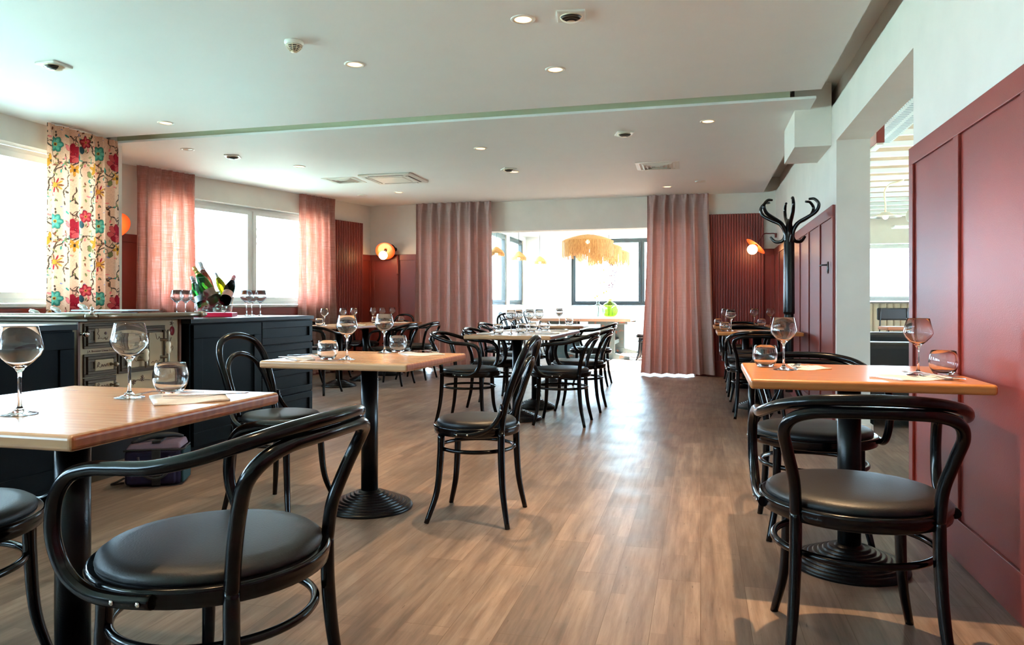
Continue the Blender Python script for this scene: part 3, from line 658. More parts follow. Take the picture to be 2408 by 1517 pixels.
for x, y, s_ in [(.29, 9.24, 'wine glass on the fluted panel table, aisle side'), (.62, 9.20, 'wine glass on the fluted panel table, wall side'), (.82, 9.40, 'wine glass on the fluted panel table, partly hidden by the coat stand pole')]: ware(WG, x, y, Z0, s_, 'wine glasses in the coat stand corner')
for x, y, s_ in [(.225, 7.33, 'tumbler at the edge of the table behind the coat stand'), (.205, 9.13, 'tumbler at the aisle edge of the fluted panel table'), (.70, 9.14, 'tumbler on the wall side of the fluted panel table')]: ware(TU, x, y, Z0, s_, 'tumblers in the coat stand corner')

def napkin(pts, lab, z=Z0, g='paper napkins'):
    """quadrilateral folded napkin, softly buckled, two layers"""
    A, B, D_, E_ = [Vector((x, y, 0)) for x, y in pts]; cen = (A+B+D_+E_)/4; n = 14; vs = []
    for layer in (0, 1):
        for i in range(n+1):
            for j in range(n+1):
                s_, t_ = i/n, j/n; p = (A*(1-s_)+E_*s_)*(1-t_)+(B*(1-s_)+D_*s_)*t_-cen
                hh = .0025*math.sin(7*s_+2*t_)+.002*math.sin(9*t_+1+3*s_)+.0045
                vs.append((p.x, p.y, .0006 if layer == 0 else hh))
    m_ = (n+1)**2; fs = []
    for i in range(n):
        for j in range(n):
            a = i*(n+1)+j; fs += [(a, a+1, a+n+2, a+n+1), (m_+a, m_+a+n+1, m_+a+n+2, m_+a+1)]
    ring = [i*(n+1) for i in range(n+1)]+[n*(n+1)+j for j in range(1, n+1)]+[i*(n+1)+n for i in range(n-1, -1, -1)]+[j for j in range(n-1, 0, -1)]
    for q in range(len(ring)): a, b = ring[q], ring[(q+1) % len(ring)]; fs.append((a, b, b+m_, a+m_))
    o = MB().add(vs, fs, True).build('paper_napkin', 'napkin_paper'); o.location = (cen.x, cen.y, z); tag(o, lab, 'napkin', g); return o
def fork_proto():
    mb = MB(); z = .004
    prof = [(-.10, .0045, .0), (-.085, .007, .001), (-.06, .006, .003), (-.02, .0035, .005), (.02, .0032, .009), (.035, .0045, .010), (.05, .0115, .007), (.062, .0125, .005)]
    vs = []; fs = []
    for (x, h_, zz) in prof: vs += [(x, -h_, z+zz), (x, h_, z+zz), (x, h_, z+zz+.0022), (x, -h_, z+zz+.0022)]
    for i in range(len(prof)-1):
        a = i*4; b = a+4; fs += [(a, a+1, b+1, b), (a+1, a+2, b+2, b+1), (a+2, a+3, b+3, b+2), (a+3, a, b, b+3)]
    fs += [(3, 2, 1, 0), tuple(len(vs)-4+q for q in range(4))]; mb.add(vs, fs)
    for q in range(4):
        yy = -.0105+q*.007; mb.tube([(.060, yy, z+.006), (.080, yy, z+.003), (.102, yy, z+.010)], [.0018, .0016, .0009], 6, 4)
    o = mb.build('table_fork', 'steel'); o['category'] = 'fork'; return o
def knife_proto():
    prof = [(-.11, .0062), (-.095, .0085), (-.06, .007), (-.01, .0055), (.0, .0055), (.012, .0095), (.08, .0095), (.10, .006), (.11, .001)]
    vs = []; fs = []
    for (x, h_) in prof: vs += [(x, -min(h_, .006), .003), (x, h_, .003), (x, h_, .0055), (x, -min(h_, .006), .0055)]
    for i in range(len(prof)-1):
        a = i*4; b = a+4; fs += [(a, a+1, b+1, b), (a+1, a+2, b+2, b+1), (a+2, a+3, b+3, b+2), (a+3, a, b, b+3)]
    fs += [(3, 2, 1, 0), tuple(len(vs)-4+q for q in range(4))]
    o = MB().add(vs, fs).build('table_knife', 'steel'); o['category'] = 'knife'; return o
FK, KN = fork_proto(), knife_proto(); ub[FK] = ub[KN] = 0
def cut(p, x, y, rz, lab, z=.7565):
    o = put(p, ub[p] > 0, (x, y, z), rz, lab, 'forks' if p is FK else 'knives'); ub[p] += 1; return o
napkin([(-1.50, 1.745), (-1.36, 1.60), (-1.235, 1.74), (-1.37, 1.885)], 'white paper napkin beside the tumbler on the table before the cooker')
cut(FK, -1.445, 1.745, math.atan2(-.10, -.2)+.35, 'fork lying tines down on the napkin before the cooker')
cut(KN, -1.335, 1.775, math.atan2(.06, .08), 'knife lying on the napkin before the cooker')
cut(FK, -1.73, 1.44, 2.5, 'fork just entering the picture at the edge of the table before the cooker', .751)
napkin([(-1.95, 3.175), (-1.80, 3.03), (-1.745, 3.10), (-1.90, 3.30)], 'white paper napkin on the bar side of the middle table')
cut(FK, -1.86, 3.20, -.1, 'fork on the bar-side napkin of the middle table'); cut(KN, -1.84, 3.13, .1, 'knife on the bar-side napkin of the middle table')
napkin([(-1.56, 3.64), (-1.42, 3.44), (-1.275, 3.58), (-1.385, 3.70)], 'pale paper napkin on the aisle side of the middle table')
cut(FK, -1.42, 3.60, .25, 'fork on the aisle-side napkin of the middle table'); cut(KN, -1.40, 3.55, .25, 'knife on the aisle-side napkin of the middle table')
napkin([(.36, 3.34), (.368, 3.085), (.51, 3.175), (.445, 3.32)], 'cream folded napkin on the red wall table beside the aisle-corner glass')
cut(FK, .40, 3.20, -2.0, 'fork on the napkin near the aisle corner of the red wall table')
napkin([(.59, 2.89), (.665, 2.755), (.868, 2.85), (.835, 2.975)], 'cream paper napkin on the red wall table before the glass nearest the wall')
cut(FK, .775, 2.885, 2.2, 'fork on the napkin nearest the red wall'); cut(KN, .815, 2.87, -1.1, 'knife on the napkin nearest the red wall')
for (x, y, rz, lab) in [(-1.83, 6.2, .3, 'napkin at the curtain-side edge of the first centre table'), (-1.31, 6.35, -.2, 'napkin at the aisle-side edge of the first centre table'), (-1.33, 7.05, .1, 'napkin at the aisle-side edge of the second centre table'), (-1.80, 6.95, .1, 'napkin at the curtain-side edge of the second centre table'),
        (-4.10, 8.30, .2, 'napkin on the first table of the window row'), (-4.12, 9.05, .1, 'napkin on the middle table of the window row'), (-4.12, 9.75, 0, 'napkin on the last table of the window row'),
        (.42, 7.37, .2, 'napkin beside the wine glass on the table behind the coat stand'), (.62, 7.38, 0, 'napkin on the wall side of the table behind the coat stand'), (.42, 9.24, .1, 'napkin on the table beside the fluted panel')]:
    c_, s_ = math.cos(rz), math.sin(rz); pts = [(x+a*c_-b*s_, y+a*s_+b*c_) for a, b in ((-.08, -.09), (.08, -.09), (.08, .09), (-.08, .09))]
    napkin(pts, lab)

# ------------------------------------------------------------------ bar: dark cabinets and antique cooker
CX = -3.20
def shaker(mb_t, M, x0, x1, z0, z1, name, fw=.055):
    o = MB(M).box(x0, x1, .0, .012, z0, z1).build(name, 'cabinet_paint', mb_t)
    f = MB(M).box(x0, x1, .012, .022, z0, z0+fw).box(x0, x1, .012, .022, z1-fw, z1).box(x0, x0+fw, .012, .022, z0+fw, z1-fw).box(x1-fw, x1, .012, .022, z0+fw, z1-fw).build('frame', 'cabinet_paint', o, .002)
    return o
CM = frame((0, 0, 0), (0, 1, 0), (1, 0, 0))
t = empty('bar_cabinet', (CX, 4.9, 0)); tag(t, 'dark green-black bar cabinet with flat drawer fronts, right of the cooker, holding the ice bucket', 'cabinet')
L = frame((0, -4.9, 0), (0, 1, 0), (1, 0, 0))
MB().box(-1.15, -.03, -.78, .755, .06, .885).build('body', 'cabinet_paint', t, .002)
MB().box(-1.1, -.07, -.76, .70, 0, .06).build('plinth', 'cabinet_paint', t)
MB().box(-1.17, .0, -.80, .765, .885, .915).build('countertop', 'counter_paint', t, .003)
L = frame((-.03, -4.9, 0), (0, 1, 0), (1, 0, 0))
shaker(t, L, 4.135, 4.90, .075, .875, 'door', .09)
for z0, z1 in [(.70, .875), (.50, .69), (.285, .49), (.075, .275)]: shaker(t, L, 4.91, 5.65, z0, z1, 'drawer', .05)
t = empty('bar_cabinet', (CX, 2.4, 0)); tag(t, 'dark green-black bar cabinet left of the cooker, behind the big table', 'cabinet')
MB().box(-1.15, -.03, -.9, .80, .06, .875).build('body', 'cabinet_paint', t, .002); MB().box(-1.1, -.07, -.88, .79, 0, .06).build('plinth', 'cabinet_paint', t)
MB().box(-1.17, .0, -.92, .805, .875, .905).build('countertop', 'counter_paint', t, .003)
L = frame((-.03, -2.4, 0), (0, 1, 0), (1, 0, 0))
shaker(t, L, 2.52, 3.19, .075, .865, 'door', .09); shaker(t, L, 1.82, 2.50, .075, .865, 'door', .09)

# antique cooker, local frame: X out of the front, Y along the front
SX = -3.29
t = empty('antique_cooker', (SX, 3.70, 0)); tag(t, 'antique cream enamelled cooking range with iron doors and brass rail, set between the dark cabinets', 'cooker')
MB().box(-.85, 0, -.415, .40, .43, .915).build('body', 'enamel', t, .004)
MB().box(-.85, -.004, -.413, .398, .10, .4295).build('lower_body', 'stove_black', t, .004)
MB().box(-.80, -.05, -.38, .38, .0, .10).build('plinth', 'stove_iron', t)
MB().box(.001, .012, -.417, -.402, .43, .915).box(.001, .012, .385, .402, .43, .915).build('corner_strip', 'brown_edge', t)
MB().box(-.90, .10, -.44, .415, .916, .934).build('hotplate', 'stove_iron', t, .005)
rl = MB().tube([(-.92, -.475, .947), (-.4, -.475, .947), (.12, -.475, .947)], .015, 14, 3).tube([(.155, -.44, .947), (.155, 0, .947), (.155, .40, .947)], .015, 14, 3).tube([(.12, -.475, .947), (.145, -.465, .947), (.155, -.44, .947)], .015, 14, 4).build('rail', 'old_metal', t)
MB().tube([(.10, -.44, .935), (.15, -.46, .947)], .009, 8, 1, raw=True).tube([(.10, .38, .935), (.155, .38, .947)], .009, 8, 1, raw=True).build('bracket', 'stove_iron', rl)
MB().lathe([(0, .955), (.014, .957), (.015, .966), (.007, .970), (.006, .978), (.009, .982), (.009, .994), (.004, .999), (0, 1.0)], (.15, -.465, 0), 20).build('rail_post', 'chrome', t)
RY = Matrix.Rotation(-PI/2, 4, 'X')
MB().lathe([(0, 0), (.021, 0), (.021, .02), (.014, .026), (.018, .034), (.016, .05), (.008, .056), (.010, .064), (.006, .072), (0, .073)], (.155, .395, .947), 20, rot=RY).build('rail_finial', 'old_metal', t)
F = frame((0, 0, 0), (0, 1, 0), (1, 0, 0))      # local x=Y, y=X out
def rframe(mb, x0, x1, z0, z1, y0=0, steps=((.0, .012), (.014, .024), (.030, .014))):
    """stepped picture-frame moulding of a cast door"""
    for i, (ins, h_) in enumerate(steps):
        a, b, c, d_ = x0+ins, x1-ins, z0+ins, z1-ins; wd = .016
        mb.box(a, b, y0, y0+h_, c, c+wd).box(a, b, y0, y0+h_, d_-wd, d_).box(a, a+wd, y0, y0+h_, c+wd, d_-wd).box(b-wd, b, y0, y0+h_, c+wd, d_-wd)
    mb.box(x0, x1, y0, y0+.008, z0, z1); return mb
def knob(par, x, z, y=.02, m='old_metal', r=.013):
    return MB().lathe([(0, 0), (.010, 0), (.008, .006), (.005, .012), (.005, .022), (r, .030), (r*1.1, .040), (r*.7, .050), (0, .052)], (y, x, z), 18, rot=Matrix.Rotation(PI/2, 4, 'Y')).build('knob', m, par)
def scroll(mb, pts, r=.0013, y=.0225): mb.tube([(y, a, b) for a, b in pts], r, 6, 5)
for nm, z0, z1, pz0, pz1, kn in [('fire_door', .765, .905, .796, .889, 0), ('air_drawer', .608, .735, .637, .702, 1), ('ash_drawer', .488, .603, .518, .585, 1), ]:
    d_ = rframe(MB(F), -.375, -.145, z0, z1).build(nm, 'stove_iron', t, .003)
    MB(F).box(-.306, -.150, .008, .020, pz0, pz1).build('enamel_panel', 'enamel', d_, .006)
    mb = MB(); zc = (pz0+pz1)/2; hh = (pz1-pz0)/2
    if not kn:
        scroll(mb, [(-.292, zc+hh*.75), (-.285, zc+hh*.4), (-.294, zc+hh*.1), (-.280, zc-hh*.2), (-.290, zc-hh*.55), (-.270, zc-hh*.45), (-.255, zc-hh*.6), (-.24, zc-hh*.4), (-.230, zc-hh*.6), (-.218, zc-hh*.35)])
        scroll(mb, [(-.240, zc-hh*.45), (-.235, zc-hh*.7), (-.222, zc-hh*.6)]); mb.lathe([(0, 0), (.008, 0), (.008, .003), (0, .003)], (.020, -.235, zc+.005), 14, rot=Matrix.Rotation(PI/2, 4, 'Y'))
    else:
        scroll(mb, [(-.296, zc-.012), (-.288, zc+.016), (-.278, zc+.010), (-.290, zc-.004), (-.270, zc-.012), (-.262, zc+.004), (-.254, zc-.010), (-.244, zc+.004), (-.236, zc-.010), (-.226, zc+.006), (-.218, zc-.008)])
    mb.build('scrollwork', 'enamel_brown', d_)
    if kn: knob(d_, -.195, zc)
knob(t, -.40, .848, .012, 'chrome', .016)
# oven door with porcelain grip
d_ = rframe(MB(F), -.130, .255, .605, .880).build('oven_door', 'stove_iron', t, .003)
MB(F).box(-.070, .085, .008, .020, .632, .835).box(.108, .250, .008, .021, .628, .838).build('enamel_panel', 'enamel', d_, .008)
mb = MB(); scroll(mb, [(.120, .650), (.135, .660), (.150, .652), (.165, .664), (.18, .655), (.20, .668)]); scroll(mb, [(.160, .83), (.168, .80), (.18, .795), (.19, .81), (.20, .79)]); scroll(mb, [(-.05, .66), (-.03, .69), (0, .67), (.02, .70), (.05, .68), (.06, .72)])
mb.build('scrollwork', 'enamel_brown', d_)
for (hx, z0, z1, nm) in [(.235, .632, .850, 'handle'), (.045, .63, .78, 'handle')]:
    hd = MB().tube([(.048, hx, z0), (.052, hx, z0+.02), (.050, hx, (z0+z1)/2), (.052, hx, z1-.02), (.048, hx, z1)], [.006, .010, .007, .010, .006], 12, 5)
    hd.tube([(.018, hx-.03, z0+.05), (.035, hx-.02, z0+.05), (.050, hx, z0+.05)], [.011, .008, .008], 10, 4).tube([(.018, hx-.03, z1-.06), (.035, hx-.02, z1-.06), (.050, hx, z1-.06)], [.011, .008, .008], 10, 4)
    hd = hd.build(nm, 'old_metal', d_); zc = (z0+z1)/2
    MB().lathe([(0, -.04), (.012, -.038), (.017, -.02), (.014, 0), (.017, .02), (.012, .038), (0, .04)], (.050, hx, zc), 20).build('grip', 'porcelain', hd)
# painted flowers and medallion on the enamel
MB().lathe([(0, 0), (.021, 0), (.021, .002), (0, .002)], (.0, .331, .841), 24, 1.4, 1, rot=Matrix.Rotation(PI/2, 4, 'Y')).build('medallion', 'enamel_red', t)
mb = MB(); Y_ = .0022
scroll(mb, [(.255, .87), (.270, .845), (.285, .83), (.300, .85), (.305, .838)], .0014, Y_)
scroll(mb, [(.322, .80), (.312, .77), (.316, .73), (.306, .70), (.300, .66), (.312, .64), (.318, .61), (.31, .57)], .0016, Y_)
scroll(mb, [(.312, .77), (.290, .775), (.275, .76)], .0013, Y_); scroll(mb, [(.316, .73), (.332, .745), (.338, .73), (.330, .715)], .0013, Y_)
for (cx_, cz_, n_) in [(.291, .681, 8), (.0, .545, 7), (.07, .56, 6), (.325, .91-.02, 5)]:
    for i in range(n_):
        a = i*2*PI/n_; scroll(mb, [(cx_, cz_), (cx_+.012*math.cos(a), cz_+.012*math.sin(a)), (cx_+.016*math.cos(a+.2), cz_+.016*math.sin(a+.2))], .0022, Y_)
scroll(mb, [(.0, .545), (.03, .556), (.06, .55), (.1, .552), (.14, .545)], .0015, Y_); scroll(mb, [(.06, .575), (.075, .60-.02), (.07, .56)], .0015, Y_)
scroll(mb, [(.02, .40), (.08, .43), (.16, .42), (.22, .45)], .0015, Y_)
mb.build('floral_decoration', 'enamel_brown', t)
fc = bpy.data.curves.new('lettering', 'FONT'); fc.body = 'J.A. Bremmer Löwen Luxembourg'; fc.size = .0175; fc.extrude = .0006; fc.align_x = 'LEFT'
tmp = bpy.data.objects.new('lettering_curve', fc); C.objects.link(tmp); bpy.context.view_layer.update(); me_ = bpy.data.meshes.new_from_object(tmp.evaluated_get(bpy.context.evaluated_depsgraph_get())); bpy.data.objects.remove(tmp); me_.name = 'lettering'
fo = bpy.data.objects.new('lettering', me_); C.objects.link(fo); fo.parent = t; fo.matrix_local = Matrix(((0, 0, 1, .001), (1, 0, 0, -.343), (0, 1, 0, .743), (0, 0, 0, 1))); me_.materials.clear(); me_.materials.append(MATS['enamel_brown'])
# clipboards on the hotplate
for i, (x, y, rz, lab) in enumerate([(-3.62, 3.55, .35, 'white menu on a clipboard, lowest of the fanned ones on the cooker'), (-3.60, 3.66, .20, 'white menu on a clipboard, middle of the fanned ones on the cooker'), (-3.56, 3.80, .05, 'white menu on a clipboard, top of the fanned ones on the cooker')]):
    t = empty('clipboard_menu', (x, y, .9345+.022*0+i*.016), rz); tag(t, lab, 'clipboard', 'menus on clipboards')
    MB().box(-.17, .25, -.13, .17, 0, .005).build('board', 'walnut_board', t, .002)
    MB().box(-.16, .235, -.125, .155, .0052, .0115).build('paper', 'label_white', t)
    MB().tube([(-.15, -.02, .012), (-.165, -.02, .028), (-.20, -.02, .040)], [.012, .016, .010], 10, 5).build('clip', 'chrome', t)
o = MB().box(-.15, .25, -.12, .16, 0, .012).build('menu_folder', 'walnut_board', None, .003); o.location = (-3.42, 3.93, .9345); o.rotation_euler = (0, 0, .12); tag(o, 'dark brown menu folder at the bucket end of the cooker top', 'menu folder')

# ------------------------------------------------------------------ ice bucket with bottles, red stand, glasses
BX, BY, BZ = -3.653, 4.947, .915
o = MB().box(-.15, .15, -.17, .17, 0, .032).build('red_stand', 'hot_red', None, .004); o.location = (BX, BY, BZ+.0002); o.rotation_euler = (0, 0, .5); tag(o, 'low bright red box stand under the ice bucket', 'stand')
t = empty('ice_bucket', (BX, BY, BZ+.033), .30); tag(t, 'clear oval champagne bucket of ice and bottles on the dark bar cabinet', 'ice bucket')
MB().lathe([(0, 0), (.125, 0), (.136, .005), (.178, .258), (.183, .264), (.182, .268), (.175, .267), (.130, .012), (0, .009)], (0, 0, 0), 56, .92, 1.0).build('bowl', 'clear_acrylic', t)
mb = MB(); rnd = random.Random(3)
for i in range(95):
    z_ = rnd.uniform(.02, .15); R_ = .10+z_*.22; a = rnd.uniform(0, 6.28); q = R_*math.sqrt(rnd.random()); s_ = rnd.uniform(.012, .018)
    M_ = Matrix.Translation((q*math.cos(a)*.75, q*math.sin(a)*1.05, z_)) @ Matrix.Rotation(rnd.uniform(0, 3), 4, (rnd.random(), rnd.random(), 1))
    mb.M = M_; mb.box(-s_, s_, -s_, s_, -s_, s_)
o = mb.build('ice', 'ice', t, .003); o['kind'] = 'stuff'
def bottle(base, tip, glass, foil, label, lab, champ=True, fl=.085):
    b_, t_ = Vector(base), Vector(tip); ax = (t_-b_); ln = ax.length; q = ax.to_track_quat('Z', 'Y'); s_ = ln/.32
    o = empty('wine_bottle' if not champ else 'champagne_bottle', base); o.rotation_mode = 'QUATERNION'; o.rotation_quaternion = q; o.scale = (s_, s_, s_); tag(o, lab, 'bottle', 'bottles in the ice bucket')
    R_ = .043 if champ else .040
    MB().lathe([(0, .012), (R_*.6, .002), (R_-.003, 0), (R_, .006), (R_, .165), (R_-.003, .19), (R_*.72, .222), (.020, .255), (.0155, .285), (.0155, .30), (0, .30)], (0, 0, 0), 32).build('bottle_glass', glass, o)
    MB().lathe([(0, .321), (.014, .320), (.0155, .31), (.018, .305), (.018, .296), (.0165, .29), (.0175, .27), (.0215, .25 if champ else .262), (.0240 if champ else .0185, .32-fl), (.018, .32-fl)], (0, 0, 0), 24).build('foil', foil, o)
    if label: MB().lathe([(R_+.0008, .055), (R_+.0008, .115)], (0, 0, 0), 32).build('label', label, o, recalc=False)
    return o
bottle((-3.59, 4.881, 1.023), (-3.756, 4.838, 1.296), 'green_glass', 'gold_foil', 'label_brown', 'green champagne bottle with gold foil leaning towards the curtain')
bottle((-3.671, 4.839, 0.99), (-3.772, 4.834, 1.224), 'green_glass', 'silver_foil', 'label_white', 'green bottle with pale blue label at the front of the bucket')
bottle((-3.711, 5.015, 1.023), (-3.864, 5.048, 1.345), 'rose_glass', 'silver_foil', None, 'rosé wine bottle with grey capsule, tallest in the bucket', False)
bottle((-3.583, 5.007, 1.063), (-3.711, 5.036, 1.258), 'yellow_glass', 'silver_foil', None, 'small bright yellow-green bottle in the middle of the bucket')
bottle((-3.514, 4.88, 1.023), (-3.565, 5.073, 1.235), 'dark_glass', 'pink_foil', 'label_pink', 'dark bottle with pink foil leaning away from the curtain')
for x, y, lab in [(-4.06, 5.03, 'wine glass by the bucket, the one farthest towards the flowered curtain'), (-4.066, 5.142, 'wine glass by the bucket, middle one of the three before the pink curtain'), (-3.957, 5.114, 'wine glass by the bucket, the one overlapping the green bottle')]: ware(WG, x, y, .915, lab, 'wine glasses on the bar cabinet')
for x, y, lab in [(-3.54, 5.20, 'wine glass closest to the bucket on its window-post side'), (-3.562, 5.305, 'middle wine glass of the three before the window post'), (-3.458, 5.266, 'wine glass nearest the end of the bar cabinet')]: ware(WG, x, y, .915, lab, 'wine glasses on the bar cabinet')

# ------------------------------------------------------------------ bag on the floor
t = empty('cool_bag', (-2.985, 3.54, 0), .448); tag(t, 'navy and lilac soft cool bag on the floor against the dark cabinet', 'bag')
MB().box(-.15, .15, -.10, .10, .004, .205).build('body', 'bag_navy', t, .028, 4)
MB().box(-.12, .12, -.118, -.09, .015, .15).build('front_pocket', 'bag_navy', t, .012, 3)
MB().box(.142, .158, -.09, .09, .015, .195).build('side_panel', 'bag_teal', t, .007, 3)
MB().add([(-.145, -.095, .205), (.145, -.095, .205), (.145, .095, .205), (-.145, .095, .205), (-.125, -.07, .235), (.13, -.07, .235), (.135, .085, .245), (-.12, .085, .245)], [(0, 3, 2, 1), (4, 5, 6, 7), (0, 1, 5, 4), (1, 2, 6, 5), (2, 3, 7, 6), (3, 0, 4, 7)]).build('lid', 'bag_lilac', t, .01, 3)
MB().box(.00, .045, -.121, -.117, .01, .205).box(-.01, .035, -.075, .08, .238, .250).build('strap', 'bag_black', t, .001)
MB().tube([(-.07, -.119, .17), (-.05, -.125, .08), (.02, -.13, .05), (.08, -.125, .08), (.09, -.119, .17)], .007, 8, 6).build('handle', 'bag_black', t)
MB().tube([(-.12, -.06, .238), (-.05, -.02, .258), (.02, .0, .268), (.08, .04, .262), (.12, .07, .248)], [.008, .014, .018, .014, .008], 8, 6).build('top_handle', 'bag_black', t)
MB().tube([(-.15, -.10, .203), (0, -.104, .205), (.15, -.10, .203), (.153, 0, .204), (.15, .098, .203)], .0045, 8, 3).build('piping', 'bag_black', t)
MB().tube([(-.15, -.08, .05), (-.19, -.10, .03), (-.22, -.06, .012), (-.17, -.02, .01)], .006, 8, 6).build('shoulder_strap', 'bag_black', t)

# ------------------------------------------------------------------ coat stand
t = empty('coat_stand', (.695, 6.33, 0), .2); tag(t, 'tall black bentwood coat stand with curled hooks beside the red wall', 'coat stand')
MB().lathe([(0, .30), (.028, .30), (.034, .6), (.036, .925), (.036, .93), (.044, .935), (.0445, .95), (.041, 1.5), (.030, 1.57), (.028, 1.64), (.024, 1.67), (.020, 1.70), (0, 1.705)], (0, 0, 0), 24).build('pole', 'black_lacquer', t)
for i in range(6):
    R = Matrix.Rotation(i*PI/3+.35, 4, 'Z')
    MB(R).tube([(.03, 0, 1.52), (.035, 0, 1.60), (.075, 0, 1.665), (.150, 0, 1.705), (.215, 0, 1.745), (.238, 0, 1.80), (.205, 0, 1.845), (.160, 0, 1.850)], [.012, .015, .0155, .0155, .014, .013, .011, .009], 12, 8).build('upper_hook', 'black_lacquer', t)
    R = Matrix.Rotation(i*PI/3+.35+PI/6*0, 4, 'Z')
    if i % 2 == 0 or i == 1: MB(R).tube([(.034, 0, 1.62), (.036, 0, 1.56), (.06, 0, 1.525), (.115, 0, 1.525), (.155, 0, 1.565)], [.012, .014, .014, .0135, .010], 12, 8).build('lower_hook', 'black_lacquer', t)
for i in range(4):
    R = Matrix.Rotation(i*PI/2+PI/4-.2, 4, 'Z')
    MB(R).tube([(.025, 0, .62), (.045, 0, .46), (.10, 0, .30), (.20, 0, .16), (.285, 0, .08), (.325, 0, .02), (.34, 0, .017)], [.012, .015, .016, .016, .015, .014, .012], 12, 8).build('leg', 'black_lacquer', t)
MB().tube([(.19*math.cos(a), .19*math.sin(a), .20) for a in [i*PI/6 for i in range(12)]], .009, 10, 4, closed=True).build('brace_ring', 'black_lacquer', t)

# ------------------------------------------------------------------ wall lamps
def sconce(loc, lab, normal, arm_pts, dish_axis, globe_off, armmat='sconce_black'):
    """loc = centre of the dish; the globe hangs in front of it"""
    t = empty('wall_lamp', loc); tag(t, lab, 'wall lamp', 'orange dish wall lamps')
    q = Vector(dish_axis).to_track_quat('Z', 'Y').to_matrix().to_4x4()
    MB().lathe([(0, -.002), (.05, 0), (.10, .008), (.148, .022), (.150, .025), (.147, .0255), (.10, .012), (.05, .004), (0, .002)], (0, 0, 0), 40, rot=q).build('dish', 'sconce_orange', t)
    g = Vector(globe_off)
    MB().lathe([(.066*math.cos(a), .066*math.sin(a)) for a in [(-.5+i/16)*PI for i in range(17)]], tuple(g), 28).build('globe', 'opal_globe', t)
    n = Vector(dish_axis).normalized(); MB().lathe([(0, 0), (.022, 0), (.022, .025), (0, .025)], (0, 0, 0), 16, rot=q).build('lamp_holder', armmat, t)
    a = MB().tube(arm_pts, .008, 10, 8).build('arm', armmat, t)
    e = Vector(arm_pts[-1]); qn = Vector(normal).to_track_quat('Z', 'Y').to_matrix().to_4x4()
    MB().lathe([(0, -.012), (.032, -.012), (.032, .012), (0, .014)], tuple(e), 20, rot=qn).build('wall_plate', armmat, t)
    return t
sconce((-4.72, 10.52, 1.845), 'orange dish wall lamp with glowing globe in the far corner by the linen curtain', (0, -1, 0), [(0, .01, 0), (.03, .03, .06), (.075, .06, .085), (.10, .10, .06), (.10, .135, .02)], (.25, -.8, -.55), (.0, -.085, -.085))
sconce((-5.90, 6.37, 1.845), 'orange dish wall lamp with glowing globe half hidden by the flowered curtain', (.96, -.27, 0), [(0, 0, 0), (-.04, -.0, .07), (-.10, .0, .09), (-.18, .03, .06), (-.235, .045, .02)], (.75, -.35, -.55), (.045, -.055, -.085))
t = sconce((.725, 10.28, 1.800), 'orange dish wall lamp on a long bent arm before the fluted panel', (-1, 0, 0), [(0, 0, 0), (.05, .03, .09), (.10, .06, .15), (.16, .08, .155), (.228, .1, .155), (.248, .1, .13)], (-.62, -.15, -.72), (-.058, -.015, -.062), 'red_paint')

# ------------------------------------------------------------------ curtains
def drape(name, p0, p1, z0, z1, folds, amp, material, flare=.0, n=None, nz=60, seedv=0, depth_dir=None):
    """pleated cloth between two points at the top"""
    p0, p1 = Vector(p0), Vector(p1); e = (p1-p0); ln = e.length; e.normalize(); d = Vector(depth_dir) if depth_dir else Vector((-e.y, e.x))
    n = n or folds*22; rn = random.Random(seedv); ph = [rn.uniform(-.6, .6) for _ in range(folds+2)]; am = [rn.uniform(.6, 1.25) for _ in range(folds+2)]
    vs = []; fs = []
    for j in range(nz+1):
        v_ = j/nz; z = z0+(z1-z0)*v_; dn = 1-v_
        for i in range(n+1):
            u_ = i/n; k_ = u_*folds; ki = int(k_); fr = k_-ki; a_ = am[ki]*(1-fr)+am[ki+1]*fr; pp = ph[ki]*(1-fr)+ph[ki+1]*fr
            pinch = 1-.55*math.exp(-((v_-1)/.03)**2)
            off = amp*a_*pinch*(.65+.45*dn)*(math.sin(2*PI*k_+pp)+.28*math.sin(4*PI*k_+2*pp+v_*2))
            top = .35*amp*math.sin(2*PI*k_*2.0)*math.exp(-((v_-1)/.05)**2)
            x = (u_-.5)*ln*(1+flare*dn**1.5)+.5*ln+.010*math.sin(2*PI*k_*.5+3*v_)
            q = p0+e*x+d*(off+top); vs.append((q.x, q.y, z))
    for j in range(nz):
        for i in range(n): a = j*(n+1)+i; fs.append((a, a+1, a+n+2, a+n+1))
    o = MB().add(vs, fs, True).build(name, material, recalc=False); return o
c1 = drape('linen_curtain', (-6.03, 6.83), (-5.84, 7.55), .03, ZS-.004, 5, .045, 'linen_pink', .10, seedv=1); tag(c1, 'pink linen curtain hanging between wall lamp and window, behind the ice bucket', 'curtain', 'pink linen curtains')
c2 = drape('linen_curtain', (-5.395, 9.155), (-5.205, 9.83), .03, ZS-.004, 5, .045, 'linen_pink', .10, seedv=2); tag(c2, 'pink linen curtain beside the fluted panel at the far end of the window', 'curtain', 'pink linen curtains')
c3 = drape('linen_curtain', (-4.235, 10.57), (-3.035, 10.57), .04, ZS-.004, 8, .062, 'linen_taupe', .06, seedv=3); tag(c3, 'long taupe-pink linen curtain on the window-row side of the opening', 'curtain', 'pink linen curtains')
c4 = drape('linen_curtain', (-.735, 10.57), (.105, 10.57), .03, ZS-.004, 6, .062, 'linen_taupe', .22, seedv=5); tag(c4, 'long taupe-pink linen curtain beside the fluted panel with the lamp', 'curtain', 'pink linen curtains')

